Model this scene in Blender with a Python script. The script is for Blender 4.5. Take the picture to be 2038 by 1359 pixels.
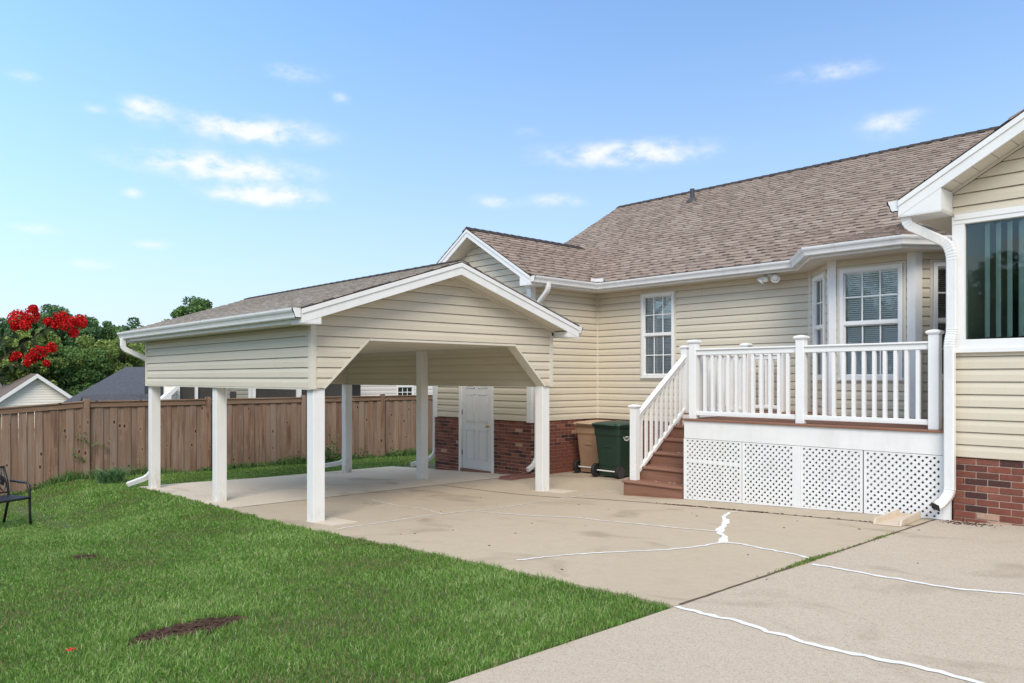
import bpy, bmesh, math, random
import numpy as np
from mathutils import Vector
random.seed(7); RNG = np.random.default_rng(11)
R = math.radians
for o in list(bpy.data.objects): bpy.data.objects.remove(o)
SC = bpy.context.scene
COL = SC.collection
CZ = 1.2916            # camera height above the paving at the photographer's feet; heights below are given from eye level

# ------------------------------------------------------------------ camera
cam = bpy.data.cameras.new('camera'); camo = bpy.data.objects.new('camera', cam); COL.objects.link(camo)
camo.location = (0, 0, CZ); camo.rotation_euler = (R(90), 0, math.atan2(0.73515, 0.67790))
cam.sensor_width = 36; cam.lens = 1527.8/2038*36; cam.shift_y = 72.7/2038
cam.clip_start = .05; cam.clip_end = 2000
SC.camera = camo
# ------------------------------------------------------------------ sky and sun
SUN_EL, SUN_AZ = 40, 135          # azimuth measured clockwise from +Y
SKY = .088
W = bpy.data.worlds.new('World'); SC.world = W; W.use_nodes = True
nt = W.node_tree; nt.nodes.clear()
def wn(t, **k):
    n = nt.nodes.new(t)
    for a, b in k.items(): setattr(n, a, b)
    return n
def wm(op, a, b=None, c=None):
    n = wn('ShaderNodeMath', operation=op)
    for i, v in enumerate((a, b, c)):
        if v is None: continue
        if hasattr(v, 'node'): nt.links.new(v, n.inputs[i])
        else: n.inputs[i].default_value = v
    return n.outputs[0]
sky = wn('ShaderNodeTexSky', sky_type='NISHITA', sun_disc=False, sun_elevation=R(SUN_EL), sun_rotation=R(360-SUN_AZ))
sky.air_density = 1.0; sky.dust_density = .7; sky.ozone_density = 2.6; sky.altitude = 100
tc = wn('ShaderNodeTexCoord'); sx = wn('ShaderNodeSeparateXYZ'); nt.links.new(tc.outputs['Generated'], sx.inputs[0])
az = wm('ARCTAN2', sx.outputs[0], sx.outputs[1]); el = wm('ARCSINE', sx.outputs[2])
cv = wn('ShaderNodeCombineXYZ'); nt.links.new(wm('MULTIPLY', az, 13.0), cv.inputs[0]); nt.links.new(wm('MULTIPLY', el, 24.0), cv.inputs[1])
nz = wn('ShaderNodeTexNoise'); nz.inputs['Scale'].default_value = 2.2; nz.inputs['Detail'].default_value = 8; nz.inputs['Roughness'].default_value = .58
nt.links.new(cv.outputs[0], nz.inputs['Vector'])
nz2 = wn('ShaderNodeTexNoise'); nz2.inputs['Scale'].default_value = .55; nz2.inputs['Detail'].default_value = 3
nt.links.new(cv.outputs[0], nz2.inputs['Vector'])
AZ0 = math.atan2(-0.73515, 0.67790)
# drifting fair-weather clouds: azimuth from the view axis, elevation, half width, half height (radians), amount
blobs = []
for (px, py, w, h, a) in [(500,258,125,20,1.3),(440,332,140,20,1.4),(530,390,90,15,1.5),(285,212,36,17,.95),(590,145,48,13,.8),
        (1250,306,150,21,1.15),(1660,142,80,15,.65),(1770,245,62,22,.75),(675,195,18,11,.7),(990,400,50,12,.7),(1112,398,48,13,.8),
        (75,455,42,9,.75),(185,525,34,8,.75),(300,487,38,9,.6),(50,150,26,10,.6),(262,385,18,9,.7),(188,216,18,9,.55),(1050,262,24,10,.45)]:
    ao = math.atan((px-1019)/1528); e_ = math.atan((752-py)/1528*math.cos(ao)); blobs.append((ao, e_, w*1.12/1528, h*1.15/1528, a))
tot = None
for (ao, e_, w, h, a) in blobs:
    d1 = wm('POWER', wm('ABSOLUTE', wm('DIVIDE', wm('SUBTRACT', az, AZ0+ao), w)), 2.0)
    d2 = wm('POWER', wm('ABSOLUTE', wm('DIVIDE', wm('SUBTRACT', el, e_), h)), 2.0)
    g = wm('MULTIPLY', wm('EXPONENT', wm('MULTIPLY', wm('ADD', d1, d2), -1.0)), a)
    tot = g if tot is None else wm('ADD', tot, g)
inview = wm('MULTIPLY', wm('GREATER_THAN', az, AZ0-.72), wm('LESS_THAN', az, AZ0+.72))
away = wm('MULTIPLY', wm('MAXIMUM', wm('SUBTRACT', nz2.outputs['Fac'], .46), 0.0), 8.0)
lowmask = wm('MULTIPLY', wm('LESS_THAN', el, .7), wm('SUBTRACT', 1.0, inview))
tot = wm('ADD', tot, wm('MULTIPLY', away, lowmask))
# a broken bright cloud deck higher up, which makes the soft light
cv3 = wn('ShaderNodeVectorMath', operation='MULTIPLY'); nt.links.new(tc.outputs['Generated'], cv3.inputs[0]); cv3.inputs[1].default_value = (2.2, 2.2, 2.2)
nz3 = wn('ShaderNodeTexNoise'); nz3.inputs['Scale'].default_value = 1.6; nz3.inputs['Detail'].default_value = 5; nt.links.new(cv3.outputs[0], nz3.inputs['Vector'])
mrh = wn('ShaderNodeMapRange', interpolation_type='SMOOTHSTEP'); nt.links.new(el, mrh.inputs[0]); mrh.inputs[1].default_value = .50; mrh.inputs[2].default_value = .95
tot = wm('ADD', tot, wm('MULTIPLY', mrh.outputs[0], wm('MAXIMUM', wm('MULTIPLY', wm('SUBTRACT', nz3.outputs['Fac'], .30), 9.0), 0.0)))
cl = wm('MULTIPLY', tot, wm('ADD', wm('MULTIPLY', nz.outputs['Fac'], 2.6), -.62))
mr = wn('ShaderNodeMapRange', interpolation_type='SMOOTHSTEP'); nt.links.new(cl, mr.inputs[0]); mr.inputs[1].default_value = .04; mr.inputs[2].default_value = 1.15
mixc = wn('ShaderNodeMix', data_type='RGBA'); nt.links.new(wm('MULTIPLY', mr.outputs[0], .93), mixc.inputs[0])
tint = wn('ShaderNodeMix', data_type='RGBA', blend_type='MULTIPLY'); tint.inputs[0].default_value = 1.0; nt.links.new(sky.outputs[0], tint.inputs[6]); tint.inputs[7].default_value = (.80, 1.22, 1.46, 1)
hz = wn('ShaderNodeMix', data_type='RGBA'); nt.links.new(wm('MULTIPLY', wm('EXPONENT', wm('MULTIPLY', wm('MAXIMUM', el, 0.0), -4.2)), 1.0), hz.inputs[0]); nt.links.new(tint.outputs[2], hz.inputs[6]); hz.inputs[7].default_value = (.395/SKY, .41/SKY, .46/SKY, 1)
nt.links.new(hz.outputs[2], mixc.inputs[6]); mixc.inputs[7].default_value = (.50/SKY, .505/SKY, .515/SKY, 1)
bg = wn('ShaderNodeBackground'); bg.inputs[1].default_value = SKY; nt.links.new(mixc.outputs[2], bg.inputs[0])
wo = wn('ShaderNodeOutputWorld'); nt.links.new(bg.outputs[0], wo.inputs[0])
sl = bpy.data.lights.new('sun', 'SUN'); sl.energy = 1.5; sl.angle = R(30); sl.color = (1, .93, .82)
so = bpy.data.objects.new('sun', sl); COL.objects.link(so)
sd = Vector((math.sin(R(SUN_AZ))*math.cos(R(SUN_EL)), math.cos(R(SUN_AZ))*math.cos(R(SUN_EL)), math.sin(R(SUN_EL))))
so.rotation_euler = sd.to_track_quat('Z', 'Y').to_euler(); so.location = (6, -6, 14)
vs = SC.view_settings; vs.view_transform = 'Standard'; vs.look = 'None'; vs.exposure = 1.04; vs.gamma = 1; vs.use_curve_mapping = False

# ------------------------------------------------------------------ node materials
def M(name): 
    m = bpy.data.materials.new(name); m.use_nodes = True; t = m.node_tree; t.nodes.clear()
    out = t.nodes.new('ShaderNodeOutputMaterial'); p = t.nodes.new('ShaderNodeBsdfPrincipled'); t.links.new(p.outputs[0], out.inputs[0])
    return m, t, p
class NT:
    def __init__(s, t): s.t = t
    def n(s, ty, **k):
        x = s.t.nodes.new(ty)
        for a, b in k.items(): setattr(x, a, b)
        return x
    def put(s, sock, v):
        if hasattr(v, 'node'): s.t.links.new(v, sock)
        elif isinstance(v, (tuple, list)) and len(v) == 3 and sock.type == 'RGBA': sock.default_value = (*v, 1)
        else: sock.default_value = v
    def pos(s): return s.n('ShaderNodeNewGeometry').outputs['Position']
    def rnd(s): return s.n('ShaderNodeObjectInfo').outputs['Random']
    def attr(s, nm): return s.n('ShaderNodeAttribute', attribute_name=nm).outputs['Fac']
    def mp(s, v, sc=(1,1,1), rot=(0,0,0)):
        m = s.n('ShaderNodeMapping'); s.put(m.inputs[0], v); m.inputs['Scale'].default_value = sc; m.inputs['Rotation'].default_value = rot; return m.outputs[0]
    def noise(s, v, sc, det=4, rough=.55, dist=0):
        m = s.n('ShaderNodeTexNoise'); s.put(m.inputs['Vector'], v); m.inputs['Scale'].default_value = sc; m.inputs['Detail'].default_value = det
        m.inputs['Roughness'].default_value = rough; m.inputs['Distortion'].default_value = dist; return m.outputs['Fac']
    def vor(s, v, sc, out='Distance', feat='F1'):
        m = s.n('ShaderNodeTexVoronoi', feature=feat); s.put(m.inputs['Vector'], v); m.inputs['Scale'].default_value = sc; return m.outputs[out]
    def ramp(s, f, *st):
        m = s.n('ShaderNodeValToRGB'); s.put(m.inputs[0], f); e = m.color_ramp.elements
        while len(e) < len(st): e.new(.5)
        for el_, (p_, c_) in zip(e, st): el_.position = p_; el_.color = (*c_, 1) if isinstance(c_, tuple) else (c_, c_, c_, 1)
        return m.outputs[0]
    def mix(s, f, a, b, bt='MIX'):
        m = s.n('ShaderNodeMix', data_type='RGBA', blend_type=bt); s.put(m.inputs[0], f); s.put(m.inputs[6], a); s.put(m.inputs[7], b); return m.outputs[2]
    def math(s, op, a, b=0.0):
        m = s.n('ShaderNodeMath', operation=op); s.put(m.inputs[0], a); s.put(m.inputs[1], b); return m.outputs[0]
    def mr(s, v, a, b, c=0., d=1.):
        m = s.n('ShaderNodeMapRange'); s.put(m.inputs[0], v)
        for i, x in enumerate((a, b, c, d)): m.inputs[i+1].default_value = x
        return m.outputs[0]
    def bump(s, h, st=.3, dist=.01):
        m = s.n('ShaderNodeBump'); s.put(m.inputs['Height'], h); m.inputs['Strength'].default_value = st; m.inputs['Distance'].default_value = dist; return m.outputs[0]
def plain(name, c, rough=.5, var=.06, sc=6., bump=0., spec=.5, metal=0., dirt=None):
    m, t, p = M(name); q = NT(t); P = q.pos()
    n1 = q.noise(P, sc, 5)
    lo = tuple(x*(1-var) for x in c); hi = tuple(min(1, x*(1+var)) for x in c)
    col = q.ramp(n1, (.3, lo), (.7, hi))
    if dirt:
        n2 = q.noise(q.mp(P, (1.3,1.3,.35)), 4.5, 6, .65)
        col = q.mix(q.mr(n2, .52, .78, 0, dirt[0]), col, dirt[1])
    q.put(p.inputs['Base Color'], col); p.inputs['Roughness'].default_value = rough; p.inputs['Specular IOR Level'].default_value = spec; p.inputs['Metallic'].default_value = metal
    if bump: q.put(p.inputs['Normal'], q.bump(q.noise(P, 90, 3), bump, .003))
    return m
MAT = {}
def siding_mat(name, c, c2):
    m, t, p = M(name); q = NT(t); P = q.pos()
    gr = q.noise(q.mp(P, (3,3,60)), 2.2, 6, .6)
    big = q.noise(q.mp(P, (.5,.5,.9)), 1.6, 4)
    col = q.mix(q.mr(big, .35, .7), c, c2)
    col = q.mix(q.mr(q.rnd(), 0, 1, 0, .12), col, (c[0]*.86, c[1]*.86, c[2]*.86))
    col = q.mix(q.mr(gr, .35, .75, 0, .12), col, (c[0]*.8, c[1]*.78, c[2]*.74))
    st = q.noise(q.mp(P, (7,7,.7)), 2.2, 5, .65); col = q.mix(q.mr(st, .58, .8, 0, .22), col, (c[0]*.66, c[1]*.66, c[2]*.6))
    q.put(p.inputs['Base Color'], col); p.inputs['Roughness'].default_value = .55; p.inputs['Specular IOR Level'].default_value = .35
    q.put(p.inputs['Normal'], q.bump(gr, .25, .002)); return m
MAT['siding'] = siding_mat('vinyl_siding', (.645,.58,.462), (.605,.54,.425))
MAT['soffit'] = plain('soffit_vinyl', (.66,.62,.53), .55, .04, 3)
MAT['trim'] = plain('cream_trim', (.66,.615,.52), .5, .03, 3, dirt=(.25, (.42,.39,.33)))
MAT['white'] = plain('white_paint', (.78,.78,.765), .42, .03, 4, .06, dirt=(.3, (.55,.55,.52)))
def post_mat():
    m, t, p = M('post_paint'); q = NT(t); P = q.pos(); sp_ = q.n('ShaderNodeSeparateXYZ'); q.put(sp_.inputs[0], P)
    c = q.ramp(q.noise(P, 4, 5), (.3, (.75,.75,.735)), (.7, (.79,.79,.775)))
    n = q.noise(q.mp(P, (6,6,2.2)), 3, 6, .7); g = q.math('MULTIPLY', q.mr(sp_.outputs[2], -.22, -.62), q.mr(n, .38, .68, 0, .75)); c = q.mix(g, c, (.40,.36,.28))
    c = q.mix(q.mr(q.noise(q.mp(P, (9,9,.8)), 2.5, 5, .7), .56, .8, 0, .3), c, (.52,.52,.49))
    q.put(p.inputs['Base Color'], c); p.inputs['Roughness'].default_value = .5; return m
MAT['postwhite'] = post_mat()
MAT['whitev'] = plain('white_vinyl', (.80,.80,.79), .35, .02, 4, dirt=(.2, (.6,.6,.58)))
MAT['gutter'] = plain('gutter_metal', (.76,.765,.76), .33, .03, 5, dirt=(.45, (.46,.49,.45)))
MAT['lattice'] = plain('lattice_vinyl', (.79,.79,.785), .45, .03, 7, dirt=(.35, (.57,.57,.55)))
MAT['doorp'] = plain('door_paint', (.70,.70,.695), .4, .02, 3)
MAT['brass'] = plain('brass', (.62,.45,.2), .25, .05, 8, metal=1.)
MAT['blackm'] = plain('black_metal', (.013,.013,.014), .38, .2, 20, .1)
MAT['darkm'] = plain('dark_metal', (.05,.05,.055), .5, .1, 20)
MAT['room'] = plain('dark_room', (.035,.035,.033), .9, .1, 3)  # near-black colour stands in for the shade of unlit interiors
MAT['blind'] = plain('blind_slat', (.86,.86,.84), .5, .02, 5)
MAT['rubber'] = plain('rubber', (.018,.018,.018), .6, .1, 20)
MAT['bingreen'] = plain('green_plastic', (.011,.034,.021), .48, .12, 5, .1, dirt=(.25, (.03,.05,.038)))
MAT['lidgreen'] = plain('lid_plastic', (.008,.042,.031), .42, .1, 5, .1)
MAT['bintan'] = plain('tan_plastic', (.33,.205,.13), .55, .06, 5, .1, dirt=(.35, (.24,.15,.10)))
MAT['lidtan'] = plain('tan_lid_plastic', (.47,.34,.23), .55, .06, 5, .1, dirt=(.35, (.3,.2,.13)))
MAT['splash'] = plain('beige_plastic', (.62,.52,.41), .5, .05, 6, .1, dirt=(.3, (.42,.34,.26)))
MAT['splashred'] = plain('red_concrete', (.21,.10,.085), .8, .12, 12, .3)
MAT['seal'] = plain('crack_sealant', (.80,.80,.79), .65, .06, 30, .4, dirt=(.45, (.58,.54,.48)))
MAT['emblem'] = plain('emblem_white', (.72,.74,.72), .5, .03, 20)
MAT['glassframe'] = MAT['whitev']
def wood_mat(name, dark, mid, light, axis, knots=True, weather=None, sc=1.):
    m, t, p = M(name); q = NT(t); P = q.pos(); rn = q.rnd()
    off = q.n('ShaderNodeCombineXYZ'); q.put(off.inputs[0], q.math('MULTIPLY', rn, 37.)); q.put(off.inputs[1], q.math('MULTIPLY', rn, 53.)); q.put(off.inputs[2], q.math('MULTIPLY', rn, 19.))
    va = q.n('ShaderNodeVectorMath', operation='ADD'); q.put(va.inputs[0], P); q.put(va.inputs[1], off.outputs[0]); V = va.outputs[0]
    s = [9*sc]*3; s[axis] = .55*sc
    g1 = q.noise(q.mp(V, tuple(s)), 1.5, 8, .62, .6)
    s2 = [38*sc]*3; s2[axis] = 1.1*sc
    g2 = q.noise(q.mp(V, tuple(s2)), 1.4, 4, .6)
    col = q.ramp(g1, (.28, dark), (.5, mid), (.75, light))
    col = q.mix(q.mr(g2, .4, .75, 0, .45), col, dark)
    col = q.mix(q.mr(rn, 0, 1, 0, .6), col, q.mix(.6, mid, dark))
    r2 = q.math('FRACT', q.math('MULTIPLY', rn, 17.3)); col = q.mix(q.mr(r2, .3, 1., 0, .5), col, q.mix(.35, light, dark)); col = q.mix(q.mr(g2, .58, .72, 0, .7), col, tuple(x*.6 for x in dark))
    if weather:
        w = q.noise(q.mp(V, (2,2,.5)), 1.3, 4); col = q.mix(q.mr(w, .4, .75, 0, .75), col, weather)
    if knots:
        s3 = [1.]*3; s3[axis] = .55; s3[0] = .02 if axis else 1.
        kv = q.mp(V, tuple(s3)); d = q.vor(kv, 6.2); cc = q.n('ShaderNodeSeparateColor'); q.put(cc.inputs[0], q.vor(kv, 6.2, 'Color'))
        on = q.math('GREATER_THAN', cc.outputs[0], .40)
        col = q.mix(q.math('MULTIPLY', q.mr(d, .19, .07), on), col, (.028,.016,.012))
        col = q.mix(q.math('MULTIPLY', q.math('MULTIPLY', q.mr(d, .30, .17), q.mr(d, .12, .18)), q.math('MULTIPLY', on, .5)), col, (.36,.25,.17))
    q.put(p.inputs['Base Color'], col); p.inputs['Roughness'].default_value = .8; p.inputs['Specular IOR Level'].default_value = .25
    q.put(p.inputs['Normal'], q.bump(q.math('ADD', g1, g2), .35, .004)); return m
MAT['fence'] = wood_mat('weathered_fence_wood', (.085,.042,.027), (.265,.160,.108), (.45,.32,.235), 2, True, (.275,.225,.19))
MAT['fencerail'] = wood_mat('fence_rail_wood', (.13,.075,.048), (.26,.165,.11), (.36,.26,.19), 1, True)
MAT['deck'] = wood_mat('brown_composite', (.19,.088,.056), (.27,.138,.094), (.325,.178,.126), 0, False)
def brick_mat():
    m, t, p = M('red_brick'); q = NT(t); P = q.pos(); rn = q.rnd()
    base = q.ramp(rn, (0., (.05,.020,.018)), (.16, (.085,.026,.021)), (.3, (.17,.048,.030)), (.55, (.235,.068,.040)), (.8, (.165,.052,.034)), (1., (.29,.105,.062)))
    n1 = q.noise(P, 14, 5, .6); n2 = q.noise(P, 70, 3)
    c = q.mix(q.mr(n1, .4, .8, 0, .5), base, (.06,.022,.018))
    c = q.mix(q.mr(n2, .60, .78, 0, .45), c, (.36,.22,.15))
    q.put(p.inputs['Base Color'], c); p.inputs['Roughness'].default_value = .8
    q.put(p.inputs['Normal'], q.bump(n2, .5, .004)); return m
MAT['brick'] = brick_mat()
MAT['brickpale'] = plain('pale_brick_end', (.42,.27,.19), .85, .15, 30, .4)
MAT['mortar'] = plain('mortar', (.38,.29,.235), .9, .15, 30, .5)
def concrete_mat(name, c1, c2, c3, grit, gritcol, gs=260):
    m, t, p = M(name); q = NT(t); P = q.pos()
    b = q.noise(P, .55, 5, .6); f = q.noise(P, 3.4, 7, .65); fine = q.noise(P, 55, 4, .7)
    col = q.mix(q.mr(b, .35, .68), c1, c2); col = q.mix(q.mr(f, .52, .76, 0, .5), col, c3)
    v = q.n('ShaderNodeSeparateColor'); q.put(v.inputs[0], q.vor(P, gs, 'Color'))
    col = q.mix(q.math('MULTIPLY', q.mr(v.outputs[0], .55, 1.), grit), col, gritcol)
    col = q.mix(q.math('MULTIPLY', q.mr(v.outputs[1], .7, 1.), grit*.8), col, (.62,.57,.50))
    col = q.mix(q.mr(fine, .5, .75, 0, .22), col, c3)
    md_ = q.noise(q.mp(P, (1,1.6,1)), 11, 5, .7); col = q.mix(q.mr(md_, .46, .70, 0, .42), col, c3)
    sp = q.vor(P, 9, 'Distance'); s2 = q.n('ShaderNodeSeparateColor'); q.put(s2.inputs[0], q.vor(P, 9, 'Color'))
    col = q.mix(q.math('MULTIPLY', q.mr(sp, .06, .03), q.math('GREATER_THAN', s2.outputs[2], .88)), col, (.12,.10,.08))
    stn = q.noise(q.mp(P, (.8,1.3,1)), 1.15, 5, .55, .7); col = q.mix(q.mr(stn, .56, .69, 0, .5), col, (c3[0]*.62, c3[1]*.6, c3[2]*.56))
    q.put(p.inputs['Base Color'], col); p.inputs['Roughness'].default_value = .88; p.inputs['Specular IOR Level'].default_value = .25
    q.put(p.inputs['Normal'], q.bump(q.math('ADD', fine, v.outputs[0]), .35, .004)); return m
MAT['patio'] = concrete_mat('tan_concrete', (.495,.412,.308), (.525,.44,.332), (.42,.342,.252), .30, (.33,.26,.19))
MAT['slab'] = concrete_mat('grey_concrete', (.67,.59,.48), (.64,.56,.455), (.56,.48,.385), .12, (.48,.41,.325))
MAT['drive'] = concrete_mat('aggregate_concrete', (.515,.435,.345), (.54,.46,.368), (.455,.38,.298), .55, (.27,.21,.155), 130)
MAT['joint'] = plain('joint_dirt', (.10,.075,.05), .95, .3, 25, .5)
MAT['soil'] = plain('lawn_soil', (.085,.10,.04), .95, .35, 3, .6)
MAT['mulchm'] = plain('mulch', (.075,.038,.024), .95, .5, 60, .8)
def shingle_mat(name, cols):
    m, t, p = M(name); q = NT(t); P = q.pos(); a = q.attr('tone')
    base = q.ramp(a, *cols); n = q.noise(P, 130, 3, .7); b = q.noise(P, .7, 4)
    c = q.mix(q.mr(n, .4, .75, 0, .35), base, tuple(x*.55 for x in cols[2][1])); c = q.mix(q.mr(b, .45, .75, 0, .12), c, cols[-1][1])
    q.put(p.inputs['Base Color'], c); p.inputs['Roughness'].default_value = .9; p.inputs['Specular IOR Level'].default_value = .2
    q.put(p.inputs['Normal'], q.bump(n, .5, .003)); return m
MAT['shingle'] = shingle_mat('brown_shingles', [(0., (.05,.036,.031)), (.3, (.13,.098,.082)), (.55, (.268,.205,.17)), (.85, (.34,.27,.225)), (1., (.38,.315,.27))])
MAT['shinglegrey'] = shingle_mat('grey_shingles', [(0., (.12,.10,.085)), (.3, (.24,.21,.18)), (.55, (.34,.30,.26)), (.85, (.40,.36,.32)), (1., (.43,.395,.36))])
MAT['ridge'] = plain('ridge_cap', (.035,.026,.024), .9, .25, 20, .4)
MAT['shingleblue'] = plain('slate_blue_shingles', (.075,.078,.095), .9, .25, 9, .4)
MAT['shinglebrown'] = plain('far_brown_shingles', (.15,.115,.098), .9, .15, 9, .4)
MAT['farcream'] = plain('far_cream_siding', (.84,.79,.70), .6, .03, 3)
MAT['farpink'] = plain('far_pale_siding', (.70,.65,.60), .6, .03, 3)
MAT['farolive'] = plain('far_olive_siding', (.32,.31,.25), .6, .05, 3)
MAT['screen'] = plain('insect_screen', (.055,.048,.042), .75, .15, 3)
MAT['bark'] = plain('bark', (.075,.055,.042), .9, .3, 25, .6)
MAT['twig'] = plain('dark_twig', (.03,.022,.018), .8, .2, 25, .3)
def leaf_mat(name, cols, trans=.25):
    m, t, p = M(name); q = NT(t); a = q.attr('tone'); c = q.ramp(a, *cols)
    q.put(p.inputs['Base Color'], c); p.inputs['Roughness'].default_value = .6; p.inputs['Specular IOR Level'].default_value = .25
    tr = q.n('ShaderNodeBsdfTranslucent'); q.put(tr.inputs[0], c); mx = q.n('ShaderNodeMixShader'); mx.inputs[0].default_value = trans
    out = [n for n in t.nodes if n.type == 'OUTPUT_MATERIAL'][0]
    t.links.new(p.outputs[0], mx.inputs[1]); t.links.new(tr.outputs[0], mx.inputs[2]); t.links.new(mx.outputs[0], out.inputs[0]); return m
MAT['grass'] = leaf_mat('grass_blades', [(0., (.38,.31,.17)), (.12, (.27,.25,.10)), (.24, (.060,.155,.018)), (.55, (.138,.300,.043)), (.82, (.255,.425,.098)), (1., (.45,.57,.24))], .38)
MAT['leafA'] = leaf_mat('broad_leaves', [(0., (0.045,0.098,0.031)), (.5, (0.100,0.200,0.056)), (1., (0.192,0.305,0.086))])
MAT['leafB'] = leaf_mat('dark_leaves', [(0., (0.051,0.119,0.051)), (.5, (0.111,0.215,0.085)), (1., (0.199,0.333,0.136))])
MAT['leafC'] = leaf_mat('olive_leaves', [(0., (0.077,0.127,0.035)), (.5, (0.187,0.265,0.067)), (1., (0.352,0.437,0.126))])
MAT['leafD'] = leaf_mat('myrtle_leaves', [(0., (.010,.022,.008)), (.6, (.022,.042,.014)), (1., (.045,.07,.02))], .2)
MAT['petal'] = leaf_mat('red_petals', [(0., (.28,.003,.006)), (.5, (.66,.010,.014)), (1., (.90,.045,.03))], .25)
def glass_mat(name, tint, refl=.0, gl=.07):
    m = bpy.data.materials.new(name); m.use_nodes = True; t = m.node_tree; t.nodes.clear(); q = NT(t)
    out = q.n('ShaderNodeOutputMaterial'); tr = q.n('ShaderNodeBsdfTransparent'); q.put(tr.inputs[0], tint)
    g = q.n('ShaderNodeBsdfGlossy'); g.inputs['Roughness'].default_value = .02; q.put(g.inputs[0], (1., 1., 1.))
    fr = q.n('ShaderNodeFresnel'); fr.inputs[0].default_value = 1.5
    mx = q.n('ShaderNodeMixShader'); q.put(mx.inputs[0], q.math('ADD', fr.outputs[0], refl)); t.links.new(tr.outputs[0], mx.inputs[1]); t.links.new(g.outputs[0], mx.inputs[2]); t.links.new(mx.outputs[0], out.inputs[0])
    return m
MAT['glass'] = glass_mat('window_glass', (.96,.98,.97))
MAT['glassg'] = glass_mat('green_window_glass', (.84,.92,.88))
def emit_mat(name, c, s):
    m, t, p = M(name); q = NT(t); p.inputs['Base Color'].default_value = (*c, 1); p.inputs['Emission Color'].default_value = (*c, 1); p.inputs['Emission Strength'].default_value = s; return m
MAT['bulb'] = emit_mat('lit_bulb', (1., .82, .6), 4.)

# ------------------------------------------------------------------ mesh helpers
class MB:
    def __init__(s): s.v = []; s.f = []; s.tone = []
    def add(s, pts, faces, tone=None):
        b = len(s.v); s.v += [tuple(p) for p in pts]
        for f in faces: s.f.append(tuple(b+i for i in f)); s.tone.append(.5 if tone is None else tone)
        return s
    def box(s, x0, x1, y0, y1, z0, z1, tone=None):
        return s.add([(x0,y0,z0),(x1,y0,z0),(x1,y1,z0),(x0,y1,z0),(x0,y0,z1),(x1,y0,z1),(x1,y1,z1),(x0,y1,z1)],
                     [(3,2,1,0),(4,5,6,7),(0,1,5,4),(1,2,6,5),(2,3,7,6),(3,0,4,7)], tone)
    def prism(s, A, B, tone=None):          # A, B: matching loops
        n = len(A); return s.add(list(A)+list(B), [tuple(range(n-1,-1,-1)), tuple(range(n,2*n))]+[(i,(i+1)%n,n+(i+1)%n,n+i) for i in range(n)], tone)
    def quad(s, *p, tone=None): return s.add(p, [tuple(range(len(p)))], tone)
    def obar(s, a, b, w, h, up=(0,0,1), tone=None):   # bar from a to b, width w across, height h along up
        a, b = Vector(a), Vector(b); d = (b-a).normalized(); sd_ = d.cross(Vector(up)).normalized(); u = sd_.cross(d).normalized()
        L = [(sd_*x*w/2+u*y*h/2) for x, y in ((-1,-1),(1,-1),(1,1),(-1,1))]
        return s.prism([a+l for l in L], [b+l for l in L], tone)
    def tube(s, path, rad, n=8, tone=None):
        path = [Vector(p) for p in path]; rings = []
        rad = rad if isinstance(rad, (list, tuple)) else [rad]*len(path)
        ref = Vector((.31,.17,.93))
        for i, p in enumerate(path):
            d = (path[min(i+1,len(path)-1)]-path[max(i-1,0)]).normalized(); x = d.cross(ref).normalized(); y = d.cross(x)
            rings.append([p+x*math.cos(k*2*math.pi/n)*rad[i]+y*math.sin(k*2*math.pi/n)*rad[i] for k in range(n)])
        return s.rings(rings, tone)
    def rings(s, rings, tone=None):
        n = len(rings[0]); pts = [p for r in rings for p in r]; f = [tuple(range(n-1,-1,-1)), tuple(range(len(pts)-n, len(pts)))]
        for i in range(len(rings)-1):
            for k in range(n): f.append((i*n+k, i*n+(k+1)%n, (i+1)*n+(k+1)%n, (i+1)*n+k))
        return s.add(pts, f, tone)
    def lathe(s, c, prof, n=16, axis=(0,0,1), tone=None):     # prof: (radius, height) along axis
        ax = Vector(axis).normalized(); x = ax.orthogonal().normalized(); y = ax.cross(x); c = Vector(c)
        return s.rings([[c+ax*h+x*r*math.cos(k*2*math.pi/n)+y*r*math.sin(k*2*math.pi/n) for k in range(n)] for r, h in prof], tone)
    def mesh(s, name, tone=False, origin=None, recalc=True):
        me = bpy.data.meshes.new(name); o = origin or (0,0,0)
        me.from_pydata([(p[0]-o[0], p[1]-o[1], p[2]-o[2]) for p in s.v], [], s.f)
        if recalc:
            bm = bmesh.new(); bm.from_mesh(me); bmesh.ops.recalc_face_normals(bm, faces=bm.faces); bm.to_mesh(me); bm.free()
        if tone: me.attributes.new('tone', 'FLOAT', 'FACE').data.foreach_set('value', s.tone)
        me.update(); return me
WL = {}
def link(o, world, parent):
    COL.objects.link(o); WL[o] = Vector(world)
    if parent: o.parent = parent; o.location = WL[o]-WL[parent]
    else: o.location = WL[o]
    return o
def tag(o, label=None, cat=None, group=None, kind=None):
    if label: o['label'] = label
    if cat: o['category'] = cat
    if group: o['group'] = group
    if kind: o['kind'] = kind
    return o
def obj(name, mb, mat, parent=None, tone=False, smooth=False, bevel=0, kind=None, recalc=True):
    a = np.array(mb.v); lo = a.min(0); hi = a.max(0); c = ((lo[0]+hi[0])/2, (lo[1]+hi[1])/2, lo[2])
    me = mb.mesh(name, tone, c, recalc); me.materials.append(MAT[mat] if isinstance(mat, str) else mat)
    if smooth: me.polygons.foreach_set('use_smooth', [True]*len(me.polygons))
    o = bpy.data.objects.new(name, me); link(o, (c[0], c[1], c[2]+CZ), parent)
    if bevel: b = o.modifiers.new('bevel', 'BEVEL'); b.width = bevel; b.segments = 2; b.limit_method = 'ANGLE'
    if kind: o['kind'] = kind
    return o
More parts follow.
